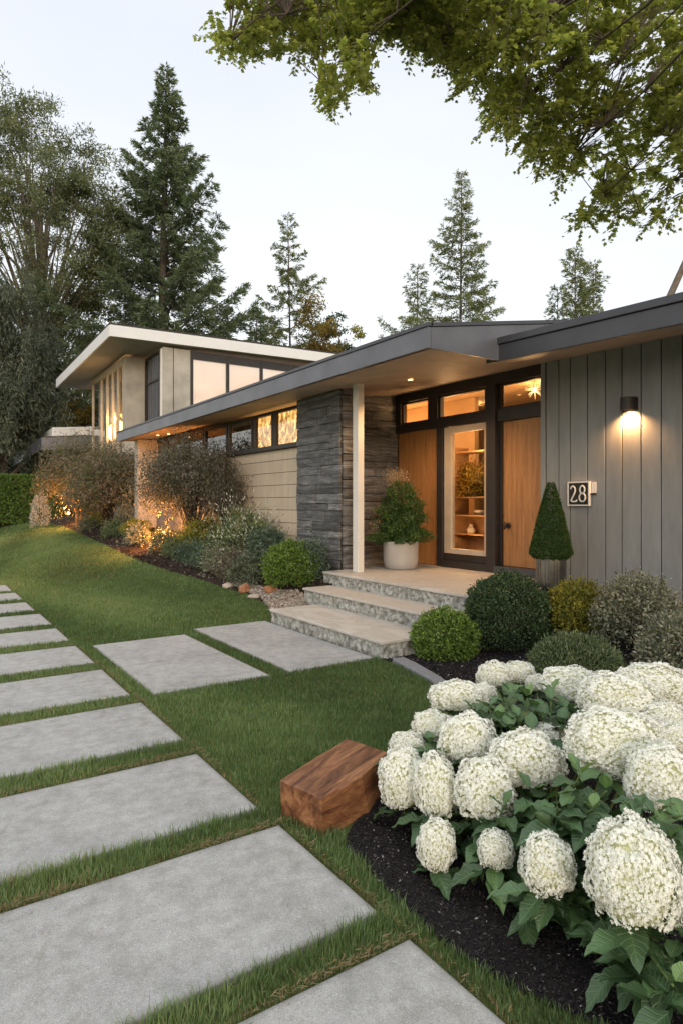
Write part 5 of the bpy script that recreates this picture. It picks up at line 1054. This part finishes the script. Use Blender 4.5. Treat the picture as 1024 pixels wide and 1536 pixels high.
for u, v, t in spr:
    c = np.array(at(u, v, t)); j = np.argsort(((NA-c)**2).sum(1))[R.choice([0, 0, 0, 1, 2])]; a = NA[j]; d = c-a; dist = np.linalg.norm(d)
    if dist > 2.2: continue
    mid = (a+c)/2+np.array([0, 0, .12*dist]); tw.tube([a, mid, c], [.006, .004, .002], 4, False)
    dd = d/max(dist, .05)*.6+rng.normal(size=3)*.35+np.array([0, 0, -.35]); dd /= np.linalg.norm(dd); ls = R.uniform(.28, .5); end = c+dd*ls*.5; st = c-dd*ls*.5
    tw.tube([c, end], [.002, .001], 3, False); sd_ = norm(np.cross(dd, np.array([0, 0, 1.])))
    nn = 22
    for k in range(nn):
        s = (k+.5)/nn; sg = 1 if k % 2 else -1; ll = .094*(1-.5*s)*R.uniform(.75, 1.2)
        b0 = st+(end-st)*s; ld = dd*.55+sd_*sg*.9+rng.normal(size=3)*.22
        # petiole ends carry 1-2 leaves
        LP.append(b0); LD.append(ld); LT.append(R.random()); LL.append(ll)
        if R.random() < .55: LP.append(b0+norm(ld)*ll*.8+rng.normal(size=3)*.02); LD.append(ld+rng.normal(size=3)*.4); LT.append(R.random()); LL.append(ll*.85)
P = np.array(LP); D = norm(np.array(LD)); n = len(P); N = norm(rng.normal(size=(n, 3))*.4+np.array([0, 0, 1.])); S = norm(np.cross(D, N)); Lx = np.array(LL)[:, None]
N = np.cross(S, D)
# lobed leaf outline: (along, across)
OUT = np.array([(0, 0), (.18, .10), (.10, .34), (.34, .24), (.50, .46), (.60, .20), (1.0, .0), (.60, -.20), (.50, -.46), (.34, -.24), (.10, -.34), (.18, -.10)])
k = len(OUT); V = np.stack([P+D*Lx*a+S*Lx*b_+N*Lx*(-.25*abs(b_)-.12*a*a) for a, b_ in OUT]+[P+D*Lx*.38], 1).reshape(-1, 3); i = (np.arange(n)*(k+1))[:, None]
Fc = np.concatenate([i+np.array([q, (q+1) % k, k]) for q in range(k)]); tone = np.repeat(np.clip(np.array(LT)*.8+.1, 0, 1), k+1)
objn('foliage', npmesh('foliage', V-np.array(mt.location), Fc, M['canopy'], tone), mt)
bm_.tube([(3.9, -1.9, -.2), (3.95, -1.95, 1.2), (3.85, -1.85, 2.5), trunk_top, trunk_top+Vector((.1, .1, .8))], [.26, .2, .17, .14, .06], 12)
bm_.build('trunk', M['bark'], mt, 0, True); tw.build('twigs', M['bark'], mt)
# ------------------------------------------------------------------ hydrangea
def floret_head(seed, n=1500, r=.12, fs=.0085):
    rng = np.random.default_rng(seed); d = fib(int(n*1.15)); d = d[d[:, 2] > -.72]; d = norm(d+rng.normal(size=d.shape)*.03); n = len(d)
    lum = 1+.24*np.array([mn.noise(Vector((q[0]*2.6+seed*5, q[1]*2.6, q[2]*2.6))) for q in d])+.07*np.array([mn.noise(Vector((q[0]*7+seed*5, q[1]*7, q[2]*7))) for q in d])
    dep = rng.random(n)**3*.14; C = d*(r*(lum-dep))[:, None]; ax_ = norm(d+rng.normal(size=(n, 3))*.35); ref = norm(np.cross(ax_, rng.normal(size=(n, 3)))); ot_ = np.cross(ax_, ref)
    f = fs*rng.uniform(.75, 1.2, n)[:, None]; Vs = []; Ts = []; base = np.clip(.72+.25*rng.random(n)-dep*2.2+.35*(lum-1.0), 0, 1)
    for q in range(4):
        a = q*PI/2; u_ = ref*math.cos(a)+ot_*math.sin(a); w_ = -ref*math.sin(a)+ot_*math.cos(a)
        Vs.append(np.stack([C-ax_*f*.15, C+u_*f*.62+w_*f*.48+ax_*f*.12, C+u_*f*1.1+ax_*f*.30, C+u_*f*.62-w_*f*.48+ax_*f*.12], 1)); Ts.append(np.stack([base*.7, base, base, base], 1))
    V = np.stack(Vs, 1).reshape(-1, 3); T = np.stack(Ts, 1).reshape(-1); Fc = np.arange(len(V)).reshape(-1, 4)
    # under-structure: small green-yellow core so that gaps stay creamy green
    g = fib(260)*r*.86; cz = []
    Vc, Fcc = [], []
    bm = bmesh.new(); bmesh.ops.create_icosphere(bm, subdivisions=3, radius=r*.84); off = len(V)
    Vc = np.array([tuple(q.co) for q in bm.verts]); Ft = np.array([[q.index for q in p.verts]+[p.verts[0].index] for p in bm.faces]); bm.free()
    Vc = Vc*(1+.08*np.array([mn.noise(Vector(tuple(q/r*2.6))+Vector((seed*5, 0, 0))) for q in Vc]))[:, None]
    # split tri as degenerate-free: use separate tri mesh -> convert petals to tris instead
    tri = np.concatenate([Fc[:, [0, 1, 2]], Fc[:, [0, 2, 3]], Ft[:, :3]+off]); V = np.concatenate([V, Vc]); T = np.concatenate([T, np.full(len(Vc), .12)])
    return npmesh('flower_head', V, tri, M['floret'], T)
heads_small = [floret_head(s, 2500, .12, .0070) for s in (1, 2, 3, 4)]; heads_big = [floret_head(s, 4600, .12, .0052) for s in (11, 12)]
hyd = empty('hydrangea_bush', (2.35, 1.9, 0), 'large white hydrangea bush with big mophead blooms at the lower right', 'flowering shrub')
HL = Vector(hyd.location)
Hd = [(558, 55, 42, 34, 3.5), (620, 50, 40, 30, 3.55), (468, 108, 70, 40, 3.15), (530, 100, 34, 26, 3.3), (410, 178, 52, 34, 3.0), (345, 228, 44, 34, 2.95), (336, 312, 60, 78, 2.72), (493, 215, 73, 66, 2.75), (415, 332, 53, 80, 2.55),
      (535, 338, 73, 80, 2.42), (637, 265, 88, 73, 2.5), (690, 203, 52, 30, 2.8), (665, 75, 28, 22, 3.4), (750, 78, 78, 42, 3.2), (865, 112, 102, 62, 2.85), (962, 85, 102, 58, 3.1), (855, 215, 125, 78, 2.35), (982, 160, 62, 38, 2.7),
      (1005, 215, 66, 44, 2.5), (968, 315, 84, 90, 2.1), (417, 475, 47, 64, 2.35), (563, 485, 44, 46, 2.2), (690, 522, 65, 76, 1.95), (900, 548, 112, 135, 1.72)]
stems = MB(); R = random.Random(9); bases = []; rosettes = []
for k, (cx, cy, rx, ry, t) in enumerate(Hd):
    u, v = 400+.6094*cx, 980+.6094*cy; c = at(u, v, t+.06); rw, rh = rx*.6094/F*t, ry*.6094/F*t; big = rx > 98
    me = (heads_big[k % 2] if big else heads_small[k % 4]); o = bpy.data.objects.new('flower_head', me); link(o, hyd); o.location = c-HL
    yaw = Matrix.Rotation(R.uniform(0, 0), 3, 'Z'); s = Vector((rw/.120, (rw+rh)*.5/.120*.95, rh/.120))
    o.scale = s; o.rotation_euler = (R.uniform(-.3, .1), R.uniform(-.15, .15), -YAW+R.choice([0, PI])+R.uniform(-.2, .2))
    bx0 = Vector((2.35+(c.x-2.35)*.35+R.uniform(-.06, .06), 1.9+(c.y-1.9)*.35+R.uniform(-.06, .06), .0)); bx0.z = hz(bx0.x, bx0.y)
    md = bx0.lerp(c, .55)+Vector((0, 0, .10)); e_ = c+Vector((0, 0, -rh*.5)); pts = [bx0, bx0.lerp(md, .5)+Vector((0, 0, .02)), md, md.lerp(e_, .6), e_]; stems.tube(pts, [.007, .0065, .006, .005, .0045], 6)
    for s_ in (.35, .6, .82): rosettes.append((pts[int(s_*4)].lerp(pts[min(4, int(s_*4)+1)], s_*4-int(s_*4)), 1, .10))
    # leaves under the head
    for q in range(4): rosettes.append((c+Vector((R.uniform(-.6, .6)*rw, R.uniform(-.3, .6)*rw, -rh*R.uniform(.7, 1.1))), 1, .135))
# leafy shoots without flowers (zoomed-picture positions and distance)
ros = [(640, 110, 2.95), (590, 125, 2.95), (545, 135, 2.9), (700, 120, 2.95), (745, 145, 2.9), (620, 160, 2.85), (680, 165, 2.85), (725, 175, 2.8), (510, 150, 2.9), (600, 190, 2.8), (650, 195, 2.75), (600, 95, 3.1), (700, 95, 3.1), (660, 140, 2.95), (570, 165, 2.85), (770, 165, 2.85),
       (770, 300, 2.2), (720, 385, 2.1), (800, 385, 2.05), (835, 340, 2.1), (900, 395, 1.95), (960, 400, 1.9), (990, 460, 1.85), (1010, 560, 1.8), (590, 440, 2.35), (610, 530, 2.3), (640, 590, 2.15), (675, 600, 2.1), (620, 620, 2.2), (750, 600, 2.05), (800, 640, 2.0), (860, 730, 1.8), (920, 770, 1.75),
       (990, 760, 1.7), (1010, 680, 1.75), (940, 700, 1.8), (540, 430, 2.4), (490, 410, 2.5), (580, 380, 2.35), (450, 250, 2.75), (400, 225, 2.9), (760, 450, 2.1), (820, 470, 2.05), (700, 440, 2.15), (660, 400, 2.3), (780, 520, 2.05), (880, 440, 2.0), (650, 340, 2.4), (1000, 820, 1.6), (960, 830, 1.65), (1020, 400, 1.9), (380, 350, 2.8), (860, 650, 1.95), (760, 560, 2.15), (1020, 500, 1.9)]
for cx, cy, t in ros:
    c = at(400+.6094*cx, 980+.6094*cy, t); g0 = Vector((2.35+(c.x-2.35)*.45, 1.9+(c.y-1.9)*.45, 0)); g0.z = hz(g0.x, g0.y); md = g0.lerp(c, .6)+Vector((0, 0, .05)); stems.tube([g0, md, c], [.006, .005, .0035], 5)
    rosettes.append((c, 2, .150)); rosettes.append((md.lerp(c, .5), 1, .14)); rosettes.append((md, 1, .13))
LU = []; LW = []; LV = []; LF = []; LTn = []; off = 0; rng = np.random.default_rng(77)
prof = np.array([0, .62, .92, 1.0, .88, .62, .30, 0]); ts = np.linspace(0, 1, 8)
def leaf(p, d, nrm, L_, W_, tone):
    global off
    d = d.normalized(); s = d.cross(nrm).normalized(); nn_ = s.cross(d); curl = R.uniform(.25, .7); V = []; 
    for i, t_ in enumerate(ts):
        cpt = p+d*(L_*(t_-.12*curl*t_*t_))-Vector((0, 0, 1))*L_*.35*curl*t_*t_
        for j, a in enumerate((-1, -.5, 0, .5, 1)):
            V.append(cpt+s*(a*W_*.5*prof[i])+nn_*(abs(a)*W_*.16*prof[i]+(.006*math.sin(i*2.4+tone*9) if abs(a) == 1 else 0)*(L_/.12)))
    LV.append(np.array([tuple(q) for q in V])); i0 = np.arange(7)[:, None]*5+np.arange(4)[None, :]; i0 = i0.ravel()[:, None]+off; LF.append(i0+np.array([0, 1, 6, 5])); tt = np.full(40, tone); tt[2::5] = min(1, tone+.22); LTn.append(tt); LU.append(np.tile([1, .5, 0, .5, 1], 8)); LW.append(np.repeat(ts, 5)); off += 40
for c, kind, L_ in rosettes:
    a0 = R.uniform(0, PI); prs = 3 if kind == 2 else 1
    for pr_ in range(prs):
        a = a0+pr_*PI/2*1.05
        for sg in (0, PI):
            az = a+sg+R.uniform(-.2, .2); el = (.75 if pr_ == 2 else (.2 if pr_ == 1 else -.35))+R.uniform(-.3, .3)
            d = Vector((math.cos(az)*math.cos(el), math.sin(az)*math.cos(el), math.sin(el))); l = L_*(1-.22*pr_)*R.uniform(.75, 1.15); tn = R.betavariate(2, 3)+(.25 if pr_ == 2 else 0)
            nv = Vector((0, 0, 1)) if abs(d.z) < .9 else Vector((1, 0, 0)); leaf(Vector(c)+d*.012-Vector((0, 0, .03*(prs-1-pr_))), d, (nv-d*nv.dot(d)).normalized(), l, l*R.uniform(.50, .64), min(.95, tn))
objn('leaves', npmesh('leaves', np.concatenate(LV)-np.array(HL), np.concatenate(LF), M['hyd_leaf'], np.concatenate(LTn), True, {'across': np.concatenate(LU), 'along': np.concatenate(LW)}), hyd)
stems.build('stems', M['stem_green'], hyd, 0, True)

ip = shrub('reflection_plant', 'bushy plant catching golden light inside on the shelf, right half of the tall glass', 'potted plant', (7.2, 7.12, 1.522), (.15, .2, .30), M['autumn'], 5200, .05, .02, .3, 3, 71, .6, up=.5, sprig=.4)  # added plant stands in for a lit hedge mirrored in the glass
MB().lathe([(.001, -.0), (.09, 0), (.11, .10), (.10, .11), (.001, .11)], 18, (0, 0, 0)).build('pot', M['ceramic'], ip, 0, True, local=False)
lamp('plant_fill_light', 'POINT', (6.88, 6.75, 2.1), 16, WARM, ip, .06)  # extra lamp added to make the stand-in plant sparkle
